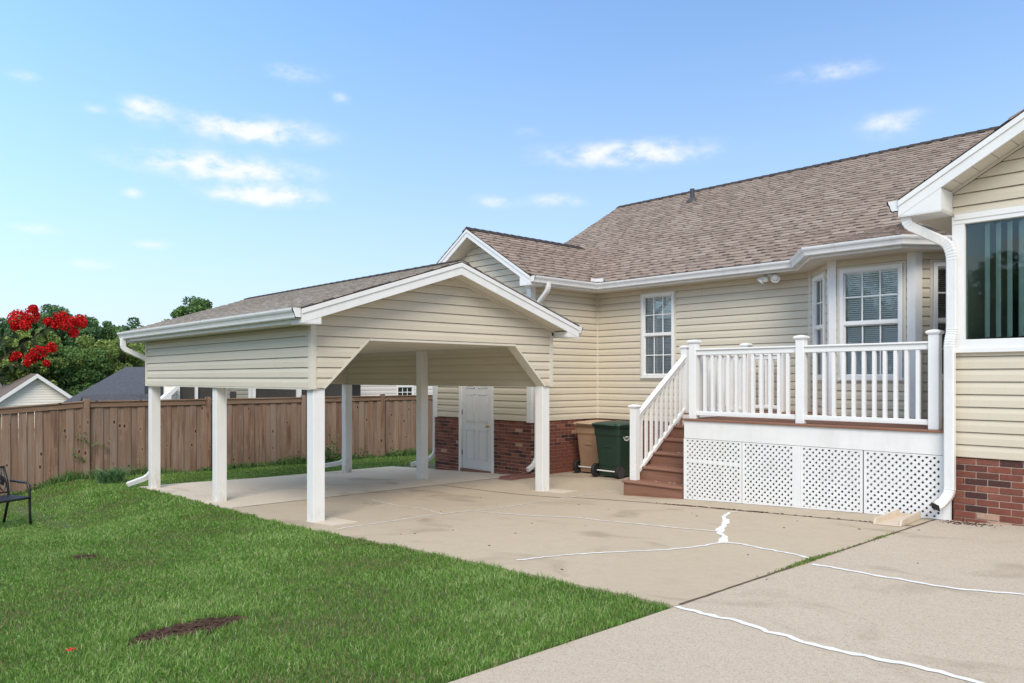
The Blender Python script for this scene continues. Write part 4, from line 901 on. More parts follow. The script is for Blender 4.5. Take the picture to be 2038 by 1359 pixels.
# steps
GZ = pave(-6.45, 8.6); rs = (DZ-GZ)/6
for i in range(5):
    zt_ = GZ+rs*(i+1); yf = 8.60+.283*i; x0, x1 = (-6.99, -5.975) if i == 0 else (-6.95, -5.978)
    m_ = MB(); m_.box(x0, x1, yf-.028, yf+.283+.01, zt_-.032, zt_); obj('tread', m_, 'deck', deck, bevel=.008)
    m_ = MB(); m_.box(x0+.015, x1-.005, yf, yf+.022, zt_-rs-(.03 if i == 0 else .0), zt_-.033); obj('riser', m_, 'deck', deck)
m_ = MB(); m_.box(-6.95, -5.978, 10.012, 10.03, DZ-rs, DZ-.03); 
m_ = MB(); m_.prism([(-6.975, 8.62, GZ-.03), (-6.975, 10.02, GZ-.03), (-6.975, 10.02, DZ-.04), (-6.975, 9.90, DZ-.1-rs), (-6.975, 8.62, GZ+rs-.036)], [(-6.952, 8.62, GZ-.03), (-6.952, 10.02, GZ-.03), (-6.952, 10.02, DZ-.04), (-6.952, 9.90, DZ-.1-rs), (-6.952, 8.62, GZ+rs-.036)]); obj('stringer', m_, 'deck', deck)
z1t = GZ+rs
rpost(-6.87, 8.72, z1t, -.415)
a, b = Vector((-6.875, 8.77, -.535)), Vector((-6.965, 10.07, .335)); dv = b-a
for (off, w, h, nm) in ((.0, .088, .024, 'hand_rail'), (-.042, .052, .06, 'hand_rail'), (-.82, .064, .05, 'bottom_rail')):
    m_ = MB(); m_.obar(a+Vector((0,0,off)), b+Vector((0,0,off)), w, h); obj(nm, m_, 'whitev', deck, bevel=.006)
bm_ = bal_mesh(.73)
for k in range(9):
    p_ = a+dv*((k+.8)/9.6); inst('baluster', bm_, (p_.x, p_.y, p_.z-.80), deck)
# fallen bits on the steps
m_ = MB()
for i in range(5):
    for k in range(9):
        x, y = random.uniform(-6.7,-6.1), 8.60+.283*i+random.uniform(.2,.26); z = GZ+rs*(i+1)+.002; s_ = random.uniform(.006,.014); m_.box(x-s_, x+s_, y-s_*.6, y+s_*.6, z, z+.004, random.random())
tag(obj('leaf_litter', m_, 'splash', None, recalc=False), 'tiny dry leaf bits scattered on the deck steps', 'litter', kind='stuff')

# ------------------------------------------------------------------ wheeled bins
def bin_(name, label, cx, cy, rz, mb_, ml_, emblem, h=.98):
    g = pave(cx, cy); t = thing(name, label, 'trash bin', (cx, cy, g), 'wheeled bins by the brick wall'); c_, s_ = math.cos(rz), math.sin(rz)
    T = lambda x, y, z: (cx+x*c_-y*s_, cy+x*s_+y*c_, g+z)
    prof = [(.03,.22,.20,.24),(.06,.235,.24,.26),(.45,.262,.285,.295),(.74,.278,.31,.32),(.78,.292,.33,.335),(.90,.298,.335,.345),(.905,.318,.355,.36),(.93,.318,.355,.36)]
    m = MB(); rings = []
    for (z, w, yb, yf) in prof:
        r_ = .05; ring = []
        for (sx_, yy, a0) in ((1, yf, 0), (-1, yf, 90), (-1, -yb, 180), (1, -yb, 270)):
            for k in range(4):
                a = R(a0+k*30); ring.append(T(sx_*(w-r_)+r_*math.cos(a), (yy-r_ if yy > 0 else yy+r_)+r_*math.sin(a), z*h/.98))
        rings.append(ring)
    m.rings(rings); obj('body', m, mb_, t, smooth=False, bevel=.004)
    m = MB(); rings = []
    for (z, f, dy) in ((.931,1.03,0),(.955,1.05,0),(.972,1.03,0),(.992,.86,.01),(1.012,.5,.02),(1.018,.1,.02)):
        ring = []; w, yb, yf = .318*f, .36*f, .365*f; r_ = .06*f
        for (sx_, yy, a0) in ((1, yf, 0), (-1, yf, 90), (-1, -yb, 180), (1, -yb, 270)):
            for k in range(4): a = R(a0+k*30); ring.append(T(sx_*(w-r_)+r_*math.cos(a), dy+(yy-r_ if yy > 0 else yy+r_)+r_*math.sin(a), z*h/.98))
        rings.append(ring)
    m.rings(rings); obj('lid', m, ml_, t, smooth=False)
    for sx_ in (-1, 1):
        m = MB(); x0 = sx_*.275
        ax = Vector(T(1,0,0))-Vector(T(0,0,0)); m.lathe(T(x0-.03, -.275, .125), [(.06,0),(.118,0),(.124,.008),(.124,.05),(.118,.058),(.09,.058),(.085,.045),(.03,.045),(.03,.058),(.001,.058)], 22, ax); w_ = obj('wheel', m, 'rubber', t, smooth=False)
        m = MB(); m.lathe(T(x0-.034, -.275, .125), [(.001,0),(.02,0),(.02,.066),(.001,.068)], 12, ax); m.lathe(T(x0-.032 if sx_ < 0 else x0+.026, -.275, .125), [(.088,0),(.098,0),(.098,.004),(.088,.004)], 20, ax); obj('hub', m, 'darkm', w_)
    m = MB(); m.tube([T(-.27,-.275,.125), T(.27,-.275,.125)], .012, 8); obj('axle', m, 'gutter', t)
    m = MB(); m.tube([T(-.24,-.30,.93), T(-.22,-.395,.955), T(.22,-.395,.955), T(.24,-.30,.93)], .016, 8); obj('handle', m, ml_, t, smooth=True)
    m = MB(); m.prism([T(-.09,-.287,.55),T(.09,-.287,.55),T(.05,-.290,.60),T(-.05,-.290,.60)], [T(-.09,-.312,.555),T(.09,-.312,.555),T(.05,-.308,.59),T(-.05,-.308,.59)]); obj('grip_ledge', m, mb_, t)
    m = MB(); m.prism([T(-.22,-.20,.03),T(.22,-.20,.03),T(.20,-.255,.20),T(-.20,-.255,.20)], [T(-.22,-.24,.03),T(.22,-.24,.03),T(.20,-.29,.20),T(-.20,-.29,.20)]); obj('axle_housing', m, mb_, t)
    if emblem:
        xw = lambda z: .262+(z-.45)*(.278-.262)/.29+.0035
        zc_, yc = .775, -.09; n = 32; m = MB(); R0, R1 = .105, .090
        E2 = lambda u, v, o=.0: T(xw(zc_+v)+o, yc+u, zc_+v)
        for k in range(n):
            a, b = 2*math.pi*k/n, 2*math.pi*(k+1)/n
            m.quad(*[E2(r_*math.cos(q), r_*math.sin(q)) for r_, q in ((R0,a),(R0,b),(R1,b),(R1,a))])
        for (u, v, r_) in ((0,.036,.016),(0,.002,.02),(-.026,-.022,.018),(.026,-.022,.018),(0,-.03,.012)):
            m.quad(*[E2(u+r_*math.cos(q*math.pi/5), v+r_*1.2*math.sin(q*math.pi/5), .0008) for q in range(10)])
        for k in range(22):
            a = 2*math.pi*(k+.5)/22; r_ = .074; u, v = r_*math.cos(a), r_*math.sin(a)
            m.quad(*[E2(u+dx_*.0045, v+dz_*.007) for dx_, dz_ in ((-1,-1),(1,-1),(1,1),(-1,1))])
        obj('emblem', m, 'emblem', t, recalc=False)
    return t
bin_('trash_bin', 'dark green wheeled bin with round white emblem beside the stair post', -8.95, 10.86, .02, 'bingreen', 'lidgreen', True, .98)
bin_('trash_bin', 'tan wheeled bin next to the brick wall', -9.72, 11.20, .10, 'bintan', 'lidtan', False, .97)
# ------------------------------------------------------------------ splash blocks
def splash(name, label, p0, p1, w0, w1, h, mat):
    p0, p1 = Vector((*p0,0)), Vector((*p1,0)); d = (p1-p0).normalized(); s_ = Vector((-d.y, d.x, 0)); L = (p1-p0).length; m = MB()
    def Q(a, b, z): p_ = p0+d*a*L+s_*b; return (p_.x, p_.y, pave(p_.x, p_.y)+z+.002)
    wd = lambda a: w0+(w1-w0)*a
    m.prism([Q(0,-w0,0),Q(1,-w1,0),Q(1,w1,0),Q(0,w0,0)], [Q(0,-w0,.022),Q(1,-w1,.010),Q(1,w1,.010),Q(0,w0,.022)])
    for sg in (-1, 1): m.prism([Q(0,sg*w0,0),Q(1,sg*w1,0),Q(1,sg*(w1-.022),0),Q(0,sg*(w0-.022),0)], [Q(0,sg*w0,h),Q(.93,sg*w1,h*.72),Q(.93,sg*(w1-.020),h*.72),Q(0,sg*(w0-.020),h)])
    m.prism([Q(0,-w0,0),Q(0,w0,0),Q(.03,w0,0),Q(.03,-w0,0)], [Q(0,-w0,h*.6),Q(0,w0,h*.6),Q(.03,w0,h*.6),Q(.03,-w0,h*.6)])
    return tag(obj(name, m, mat, None, bevel=.004), label, 'splash block')
splash('splash_block', 'beige plastic splash block before the lattice', (-3.10, 8.54), (-3.09, 7.92), .115, .135, .085, 'splash')
splash('splash_block', 'dark red splash block under the brick corner downspout', (-10.18, 9.86), (-10.2, 9.2), .13, .16, .07, 'splashred')
# ------------------------------------------------------------------ board fence
FX = -18.2
def ftop(y): return -.49-.066*max(0, 4.35-y)
fence = thing('wooden_fence', 'weathered brown board privacy fence along the yard', 'fence', (FX, 6, land(FX, 6)))
y = -1.2; k = 0
while y < 15:
    zt_ = ftop(y+.07)-.10; zb_ = land(FX, y)+.01; m_ = MB(); o = (.010 if k % 2 else -.010)+random.uniform(-.003,.003); w = .147+random.uniform(-.002,.003)
    gt = random.uniform(.003,.008) if y < 3.6 else 0; k += 1
    zm_ = zb_+(zt_-zb_)*.45
    P_ = lambda x: [(x,y-.0027,zb_),(x,y-.0027+w,zb_),(x,y-.0027+w,zm_),(x,y+.1415-gt if gt else y-.0027+w,zt_),(x,y+gt if gt else y-.0027,zt_),(x,y-.0027,zm_)]
    m_.prism(P_(FX+o), P_(FX+o+.0155)); obj('board', m_, 'fence', fence)
    y += .1415
py = [-.9, 1.75, 4.42, 7.0, 9.45, 11.85, 14.4]
for y in py:
    m_ = MB(); m_.box(FX-.03, FX+.075, y-.055, y+.055, land(FX, y)-.05, ftop(y)+.045); obj('post', m_, 'fence', fence, bevel=.006)
for a, b in zip(py[:-1], py[1:]):
    za, zb2 = ftop(a), ftop(b)
    m_ = MB(); m_.prism([(FX-.02,a+.06,za-.135),(FX+.050,a+.06,za-.135),(FX+.050,a+.06,za-.03),(FX-.02,a+.06,za-.03)], [(FX-.02,b-.06,zb2-.135),(FX+.050,b-.06,zb2-.135),(FX+.050,b-.06,zb2-.03),(FX-.02,b-.06,zb2-.03)]); obj('fascia_board', m_, 'fencerail', fence, bevel=.003)
    m_ = MB(); m_.prism([(FX-.06,a+.058,za-.028),(FX+.072,a+.058,za-.028),(FX+.072,a+.058,za),(FX-.06,a+.058,za)], [(FX-.06,b-.058,zb2-.028),(FX+.072,b-.058,zb2-.028),(FX+.072,b-.058,zb2),(FX-.06,b-.058,zb2)]); obj('cap_rail', m_, 'fencerail', fence, bevel=.003)
    m_ = MB(); m_.box(FX-.07, FX-.015, a, b, land(FX,(a+b)/2)+.35, land(FX,(a+b)/2)+.43); obj('back_rail', m_, 'fencerail', fence)
# ------------------------------------------------------------------ garden bench, mostly outside the frame
bx, by = -13.42, 2.50
gb = land(bx, by)+.012
bench = thing('garden_bench', 'black metal garden bench with curved arm and scrolled back', 'bench', (bx-.3, by-.6, gb))
D_ = .52; LB = 1.22
def bobj(nm, m, mat, par, **k):
    c_, s_ = math.cos(R(24)), math.sin(R(24)); m.v = [(bx+(p[0]-bx)*c_-(p[1]-by)*s_, by+(p[0]-bx)*s_+(p[1]-by)*c_, p[2]) for p in m.v]; return obj(nm, m, mat, par, **k)
for y in (by, by-LB):
    m_ = MB(); m_.tube([(bx+.02,y,gb-.01),(bx,y,gb+.15),(bx-.005,y,gb+.36),(bx-.005,y,gb+.52),(bx-.03,y,gb+.60),(bx-.09,y,gb+.635),(bx-.2,y,gb+.635),(bx-D_+.08,y,gb+.645)], .019, 8); bobj('leg', m_, 'blackm', bench, smooth=True)
    m_ = MB(); m_.tube([(bx-D_-.08,y,gb-.01),(bx-D_-.02,y,gb+.2),(bx-D_+.04,y,gb+.40),(bx-D_,y,gb+.62),(bx-D_-.09,y,gb+.86)], .02, 8); bobj('leg', m_, 'blackm', bench, smooth=True)
    m_ = MB(); m_.tube([(bx,y,gb+.41),(bx-D_+.04,y,gb+.40)], .016, 8); bobj('side_bar', m_, 'blackm', bench, smooth=True)
for k in range(6):
    x = bx-.01-k*.085; m_ = MB(); m_.box(x-.03, x+.03, by-LB, by, gb+.415, gb+.43); bobj('seat_slat', m_, 'blackm', bench, bevel=.004)
m_ = MB(); m_.tube([(bx+.015,by-LB,gb+.41),(bx+.015,by,gb+.41)], .017, 8); bobj('front_rail', m_, 'blackm', bench, smooth=True)
def bk(y, z): t = (z-.40)/.46; return (bx-D_+.04-.04*t-.09*t*t, y, gb+z)
m_ = MB(); m_.tube([bk(by, .84)]+[bk(by-LB*t, .84+.07*math.sin(t*math.pi)) for t in (.15,.3,.5,.7,.85)]+[bk(by-LB, .84)], .017, 8); bobj('top_rail', m_, 'blackm', bench, smooth=True)
m_ = MB(); m_.tube([bk(by, .47), bk(by-LB, .47)], .013, 8); bobj('lower_rail', m_, 'blackm', bench, smooth=True)
m_ = MB(); random.seed(5)
for k in range(9):
    yc = by-.08-k*.13
    for sg in (1, -1):
        pts = [bk(yc+sg*(.05*math.sin(t*5)+.02*t), .49+.33*t) for t in np.linspace(0,1,12)]; m_.tube(pts, .0085, 6)
    pts = [bk(yc+.05*math.cos(a), .66+.06*math.sin(a)) for a in np.linspace(0, 2*math.pi, 13)]; m_.tube(pts, .008, 6)
    m_.prism([bk(yc-.03,.60), bk(yc+.02,.57), bk(yc+.04,.66), bk(yc-.01,.70)], [tuple(Vector(bk(*q))+Vector((.008,0,0))) for q in ((yc-.03,.60),(yc+.02,.57),(yc+.04,.66),(yc-.01,.70))])
bobj('back_scroll', m_, 'blackm', bench)

# ------------------------------------------------------------------ leaves and trees
def leafcloud(name, pts, nrm_jit, size, tones, mat, parent, aspect=.62, rng=RNG):
    """pts (n,3): one small leaf-shaped face per point, random orientation"""
    n = len(pts); u = rng.normal(size=(n,3)); u /= np.linalg.norm(u, axis=1)[:,None]; w = rng.normal(size=(n,3)); v = np.cross(u, w); v /= np.linalg.norm(v, axis=1)[:,None]
    s = size*(.6+.8*rng.random(n)) if np.isscalar(size) else size; s = s[:,None]
    nn = np.cross(u, v)
    P = np.stack([pts-u*s*.5, pts-u*s*.1+v*s*aspect*.45+nn*s*.08, pts+u*s*.5-nn*s*.06, pts-u*s*.1-v*s*aspect*.45+nn*s*.08], 1).reshape(-1,3)
    c = P.mean(0); c[2] = P[:,2].min(); P = P-c
    me = bpy.data.meshes.new(name); me.vertices.add(n*4); me.vertices.foreach_set('co', P.ravel()); me.loops.add(n*4); me.loops.foreach_set('vertex_index', np.arange(n*4, dtype=np.int32))
    me.polygons.add(n); me.polygons.foreach_set('loop_start', np.arange(0, n*4, 4, dtype=np.int32)); me.polygons.foreach_set('loop_total', np.full(n, 4, dtype=np.int32))
    me.update(calc_edges=True); me.attributes.new('tone', 'FLOAT', 'FACE').data.foreach_set('value', np.clip(tones, 0, 1).astype(np.float32)); me.materials.append(MAT[mat])
    o = bpy.data.objects.new(name, me); return link(o, (c[0], c[1], c[2]+CZ), parent)
def tree(name, label, bx_, by_, ztop, rx, rz_, mat, ncl=60, per=110, ls=.22, clr=.7, zlow=None, group='trees behind the neighbouring houses', seed=0):
    per = int(per*2.0); ls *= .66; rg = np.random.default_rng(seed+100); zg = land(bx_, by_)-.1; zc_ = ztop-rz_
    t = thing(name, label, 'tree', (bx_, by_, zg), group)
    m = MB(); m.tube([(bx_,by_,zg-.3),(bx_+.05,by_,zg+(zc_-zg)*.5),(bx_-.05,by_+.08,zc_),(bx_,by_,zc_+rz_*.6)], [.28,.22,.15,.04], 9); pts = []; tn = []
    for k in range(ncl):
        d = rg.normal(size=3); d /= np.linalg.norm(d); r_ = rg.random()**.4; c = np.array([bx_,by_,zc_])+d*r_*np.array([rx, rx, rz_])*.86
        if k < 14: m.tube([(bx_,by_,zc_-rz_*.5+rg.random()*rz_*.7), tuple(np.array([bx_,by_,zc_])*.45+c*.55), tuple(c)], [.09,.055,.02], 6)
        q = rg.normal(size=(per,3)); q /= np.linalg.norm(q, axis=1)[:,None]; q *= (clr*(.35+.65*rg.random(per)**.5)*rg.uniform(.6,1.15))[:,None]; q[:,2] *= .72
        pts.append(c+q); b = rg.uniform(.2,.8); tn.append(np.clip(b+rg.normal(0,.16,per), 0, 1))
    obj('trunk', m, 'bark', t)
    leafcloud('crown', np.concatenate(pts), 0, ls, np.concatenate(tn), mat, t, rng=rg); return t
def at(px, d, z):   # plan position along a sight line at a stated distance
    tt = (px-1019)/1528; return (-.73515+tt*.6779)*d, (.6779+tt*.73515)*d
for i, (nm, lb, px, d, top, rx, rz_, mat, ncl, per, ls, clr) in enumerate([
    ('oak_tree', 'broad dark oak rising behind the cream gable', 125, 47, 4.75, 2.5, 2.3, 'leafB', 95, 120, .26, .55),
    ('oak_tree', 'tall dark oak with thin airy top', 245, 50, 4.5, 1.6, 2.6, 'leafB', 55, 90, .24, .48),
    ('oak_tree', 'grey green oak half outside the yard view beside red blossom', 12, 43, 3.55, 1.6, 2.2, 'leafB', 55, 110, .24, .5),
    ('oak_tree', 'mid green oak between the two dark oaks', 190, 49, 4.25, 2.0, 2.4, 'leafA', 70, 110, .26, .55),
    ('oak_tree', 'pale green oak just left of the broad dark oak', 55, 46, 4.0, 1.7, 2.2, 'leafA', 60, 110, .26, .55),
    ('maple_tree', 'olive green maple behind the slate roof', 205, 44, 2.9, 2.6, 2.6, 'leafC', 100, 120, .24, .6),
    ('maple_tree', 'yellow green maple behind the red blossom', 62, 40, 2.75, 1.9, 1.9, 'leafC', 70, 110, .22, .5),
    ('maple_tree', 'deep green maple low between two neighbouring roofs', 150, 42, 1.9, 2.4, 2.3, 'leafA', 80, 120, .24, .6),
    ('maple_tree', 'bright green maple above the carport roof', 392, 52, 5.75, 1.75, 2.4, 'leafA', 75, 110, .26, .55),
    ('maple_tree', 'small olive maple touching the carport roof edge', 340, 50, 4.2, 1.2, 2.0, 'leafC', 45, 110, .24, .5),
    ('oak_tree', 'dark oak filling the gap beside the carport gutter', 275, 47, 2.9, 2.0, 2.6, 'leafB', 75, 120, .26, .6)]):
    x, y = at(px, d, 0); tree(nm, lb, x, y, top, rx, rz_, mat, ncl, per, ls, clr, seed=i)
for i, (x, y, h_, lb) in enumerate([(-5.5,-17,5.5,'round leafy tree mirrored in the wide window'), (-1.0,-21,6.5,'tall leafy tree mirrored in the wide window'), (-10.5,-20,6.0,'spreading leafy tree mirrored in the bay window'), (-16,-17,5.5,'dark leafy tree mirrored in the bay window')]):
    tree('maple_tree', lb, x, y, h_, 2.8, 3.4, 'leafB', 60, 90, .34, .9, group='trees behind the photographer', seed=40+i)
# ------------------------------------------------------------------ neighbouring houses
def nb_siding(parent, F, regs, z0, z1, mat, e=.127): siding(parent, F, regs, z0, z1, mat, e)
na = thing('neighbour_house', 'cream gabled house with brown roof beyond the fence', 'house', (-48, 8.44, land(-48, 8.4)))
FA = Frame((-43.9, 0), (0, 1), (1, 0)); hw, sA = 3.6, .75; zA = .18
ga = [(8.44-hw, -2.5), (8.44+hw, -2.5), (8.44+hw, zA-sA*hw), (8.44, zA-.1), (8.44-hw, zA-sA*hw)]
wall(na, FA, [ga], -.2, -.016, 'farcream'); m_ = MB(); m_.box(-54, -44.1, 8.44-hw, 8.44+hw, -6, -2.4); obj('wall', m_, 'farcream', na)
nb_siding(na, FA, [ga], -1.85, zA, 'farcream')
for sg in (-1, 1):
    m_ = MB(); m_.prism([(-54,8.44,zA+.04),(-54,8.44+sg*(hw+.3),zA+.04-sA*(hw+.3)),(-54,8.44+sg*(hw+.3),zA-.06-sA*(hw+.3)),(-54,8.44,zA-.06)], [(-43.6,8.44,zA+.04),(-43.6,8.44+sg*(hw+.3),zA+.04-sA*(hw+.3)),(-43.6,8.44+sg*(hw+.3),zA-.06-sA*(hw+.3)),(-43.6,8.44,zA-.06)]); obj('roof', m_, 'shinglebrown', na)
    m_ = MB(); q = [(8.44, zA+.03), (8.44+sg*(hw+.3), zA+.03-sA*(hw+.3)), (8.44+sg*(hw+.3), zA-.17-sA*(hw+.3)), (8.44, zA-.17)]; fpoly(m_, FA, q, .305, .33); obj('rake_board', m_, 'white', na)
nb = thing('neighbour_house', 'slate roofed house with screened porch beyond the fence', 'house', (-28, 10, land(-28, 10)))
m_ = MB(); q = [(-26,5.7,-.72),(-31,8.88,.42),(-31,14.9,.42),(-26,14.9,-.72)]; m_.prism(q, [(x-.05,y+.05,z-.12) for x, y, z in q]); obj('roof', m_, 'shingleblue', nb)
m_ = MB(); q = [(-31.01,8.95,.40),(-35.5,13,-.72),(-35.5,15,-.72),(-31.01,14.9,.40)]; m_.prism(q, [(x,y+.05,z-.12) for x, y, z in q]); obj('roof', m_, 'shingleblue', nb)
m_ = MB(); m_.box(-35.2, -26.6, 9.2, 14.6, -5, -.85); obj('wall', m_, 'farcream', nb)
for sg in (-1, 1):
    m_ = MB(); m_.prism([(-24.5,5.85,-.48),(-24.5+sg*.95,5.85,-1.2),(-24.5+sg*.95,5.85,-1.26),(-24.5,5.85,-.55)], [(-24.5,10.2,-.48),(-24.5+sg*.95,10.2,-1.2),(-24.5+sg*.95,10.2,-1.26),(-24.5,10.2,-.55)]); obj('porch_roof', m_, 'shingleblue', nb)
m_ = MB(); m_.prism([(-25.3,5.95,-1.15),(-23.7,5.95,-1.15),(-24.5,5.95,-.54)], [(-25.3,6.0,-1.15),(-23.7,6.0,-1.15),(-24.5,6.0,-.54)]); m_.box(-25.3,-23.7,5.95,6.0,-3,-1.15); obj('gable_wall', m_, 'whitev', nb)
# porch front at X=-23.5
PX = -23.5; FP = Frame((PX, 0), (0, 1), (1, 0)); ypx = lambda px: PX*-1*(.73515*((px-1019)/1528)+.6779)/(.73515-.6779*((px-1019)/1528))
m_ = MB(); fbox(m_, FP, ypx(328), ypx(352), -2.6, 1.2, -.1, 0); obj('wall', m_, 'farcream', nb)
siding(nb, FP, [rect(ypx(330), ypx(352), -.9, -.1)], -.9, -.1, 'farcream')
m_ = MB(); fpoly(m_, FP, [(ypx(300), -.78), (ypx(345), -.22), (ypx(345), -.36), (ypx(334), -.52), (ypx(334), -.66), (ypx(318), -.66)], .02, .30); obj('eave_return', m_, 'white', nb)
for (a, b) in ((357, 388), (393, 447), (508, 590), (600, 692)):
    m_ = MB(); fbox(m_, FP, ypx(a), ypx(b), -2.2, .6, -.05, -.03); obj('screen', m_, 'screen', nb)
for (a, b) in ((352, 357), (388, 393), (447, 451), (494, 500), (501, 508), (590, 599)):
    m_ = MB(); fbox(m_, FP, ypx(a), ypx(b), -2.6, .7, -.06, .04); obj('porch_post', m_, 'white', nb)
m_ = MB(); fbox(m_, FP, ypx(451), ypx(494), -2.6, .7, -.1, -.016); obj('wall', m_, 'farolive', nb)
siding(nb, FP, [rect(ypx(451), ypx(457), -.9, -.1), rect(ypx(470), ypx(494), -.9, -.1)], -.9, -.1, 'farolive')
m_ = MB(); fbox(m_, FP, ypx(457), ypx(470), -.9, -.42, -.02, .012); obj('window', m_, 'screen', nb)
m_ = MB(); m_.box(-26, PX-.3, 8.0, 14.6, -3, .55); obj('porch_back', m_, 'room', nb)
m_ = MB(); m_.prism([(PX+.5,9.5,.55),(PX+.5,15,.55),(-26.5,15,.9),(-26.5,9.5,.9)], [(PX+.5,9.5,.62),(PX+.5,15,.62),(-26.5,15,1.0),(-26.5,9.5,1.0)]); obj('porch_roof', m_, 'shingleblue', nb)
nc = thing('neighbour_house', 'pale sided house with small paned window seen under the carport', 'house', (-30, 19, land(-30, 19)))
FC = Frame((-27, 0), (0, 1), (1, 0)); yc_ = lambda px: 27*(.73515*((px-1019)/1528)+.6779)/(.73515-.6779*((px-1019)/1528))
wy0, wy1 = yc_(788), yc_(823)
regs = holes(yc_(698), 24, -4, 1.3, [(wy0, wy1, -1.35, -.32)])
wall(nc, FC, regs, -.2, -.016, 'farpink'); siding(nc, FC, regs, -1.3, 0, 'farpink', .16)
window(nc, FC, wy0+.01, wy1-.01, -1.35, -.32, -.83, cols=3, rows=2, t=.02, blind=False, mun=.03, fw=.07)
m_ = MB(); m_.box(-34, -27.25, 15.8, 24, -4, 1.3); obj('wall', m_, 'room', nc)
m_ = MB(); m_.box(-27, -26.9, yc_(706), yc_(711), -4, 1.3); obj('corner_board', m_, 'white', nc)
m_ = MB(); m_.box(-26.95, -26.85, yc_(694), yc_(698), -4, 1.3); obj('downspout', m_, 'gutter', nc)
m_ = MB(); m_.prism([(-26.6,15.2,1.3),(-26.6,24.5,1.3),(-31,24.5,3.2),(-31,15.2,3.2)], [(-26.6,15.2,1.4),(-26.6,24.5,1.4),(-31,24.5,3.3),(-31,15.2,3.3)]); obj('roof', m_, 'shinglebrown', nc)
# ------------------------------------------------------------------ crepe myrtle reaching in from the left
cm = thing('crepe_myrtle', 'crepe myrtle branch with red blossom clusters and dark leaves', 'shrub', (-7.0, .05, land(-7, .05)))
brs = [[(-7.0,.05,-1.66),(-6.92,.15,-.8),(-6.6,.5,-.25),(-6.17,.98,.13),(-5.97,1.2,.33),(-5.86,1.31,.37)],
       [(-6.62,.48,-.27),(-6.4,.72,-.02),(-6.22,.92,.22),(-6.09,1.07,.34)], [(-6.45,.68,-.14),(-6.2,.94,.03),(-6.06,1.10,.11),(-5.97,1.19,.17)],
       [(-6.4,.72,-.12),(-6.25,.88,-.06),(-6.14,1.0,.03)], [(-6.93,.14,-.85),(-7.1,-.2,0),(-7.2,-.5,.9)], [(-6.9,.16,-.75),(-6.9,.0,.1),(-6.8,-.05,1.0)], [(-6.97,.1,-1.2),(-7.3,.3,-.2),(-7.5,.35,.6)]]
rad = [[.03,.022,.012,.0062,.0045,.003], [.009,.006,.004,.0025], [.007,.005,.0035,.0025], [.005,.004,.0025], [.02,.014,.006], [.02,.014,.006], [.02,.014,.006]]
lm = MB(); rl = random.Random(3)
def leaf(mb, p, d, L, w, tone):
    d = Vector(d).normalized(); s_ = d.cross(Vector((rl.uniform(-.3,.3), rl.uniform(-.3,.3), 1))).normalized(); n = s_.cross(d); p = Vector(p)
    st = [(0,0,0),(.25,.8,.03),(.55,1.,.0),(.8,.6,-.09),(1.,0,-.2)]; Lp, Rp = [], []
    for (t, ww, dr) in st: c = p+d*L*t+n*L*dr; Lp.append(c+s_*w*ww/2+n*w*.12*ww); Rp.append(c-s_*w*ww/2+n*w*.12*ww); 
    C_ = [p+d*L*t+n*L*dr for t, ww, dr in st]
    mb.add([C_[0],Lp[1],Lp[2],Lp[3],C_[4],C_[3],C_[2],C_[1]], [(0,7,1),(7,6,2,1),(6,5,3,2),(5,4,3)], tone); mb.add([C_[0],Rp[1],Rp[2],Rp[3],C_[4],C_[3],C_[2],C_[1]], [(0,1,7),(7,1,2,6),(6,2,3,5),(5,3,4)], tone)
for bi, (b, r_) in enumerate(zip(brs, rad)):
    m_ = MB(); m_.tube(b, r_, 8); obj('trunk' if bi == 0 else 'branch', m_, 'twig', cm, smooth=True)
    for i in range(len(b)-1):
        a_, c_ = Vector(b[i]), Vector(b[i+1]); n = int((c_-a_).length/.026)
        for k in range(n):
            if bi == 0 and i < 2: continue
            t = (k+.5)/n; p_ = a_+(c_-a_)*t
            for sg in (-1, 1):
                if rl.random() < .8:
                    d = (c_-a_).normalized()*.5+Vector((rl.uniform(-.6,.6), rl.uniform(-.6,.6), sg*.55+rl.uniform(-.35,.2))); leaf(lm, p_, d, rl.uniform(.05,.085), rl.uniform(.024,.038), rl.random())
for k in range(520):       # fuller crown outside the view
    c = rl.choice([(-7.2,-.55,.9),(-6.85,-.25,1.0),(-7.55,.1,.6),(-7.3,-.4,.4)]); p_ = (c[0]+rl.gauss(0,.22), c[1]+rl.gauss(0,.22), c[2]+rl.gauss(0,.22)); leaf(lm, p_, (rl.gauss(0,1), rl.gauss(0,1), rl.gauss(-.2,.6)), rl.uniform(.05,.085), rl.uniform(.025,.04), rl.random())
obj('leaves', lm, 'leafD', cm, tone=True, kind='stuff', recalc=False)
def spot(px, py_, d): tt = (px-1019)/1528; return np.array([(-.73515+tt*.6779)*d, (.6779+tt*.73515)*d, -(py_-752.2)/1528*d])
for cl_ in ([(36,634,.085,5.2),(62,628,.075,5.22),(66,615,.04,5.2),(50,648,.05,5.16),(30,650,.04,5.2)], [(96,640,.04,5.2),(122,634,.07,5.2),(135,644,.075,5.17),(160,640,.062,5.22),(146,662,.045,5.2),(112,645,.05,5.2)], [(76,703,.07,5.2),(62,712,.055,5.2),(102,692,.05,5.22),(34,708,.042,5.2),(24,713,.03,5.2),(92,722,.03,5.2),(54,722,.035,5.18)]):
    P_ = []; T_ = []
    for (px, py_, r_, d) in cl_:
        r_ *= .72; n = int(8600*r_); c = spot(px, py_, d); q = RNG.normal(size=(n,3)); q /= np.linalg.norm(q, axis=1)[:,None]; q *= (r_*(.45+.6*RNG.random(n)**.6))[:,None]; P_.append(c+q); T_.append(np.clip(RNG.normal(.42,.28,n),0,1))
    leafcloud('blossom_cluster', np.concatenate(P_), 0, .0135, np.concatenate(T_), 'petal', cm, .95)
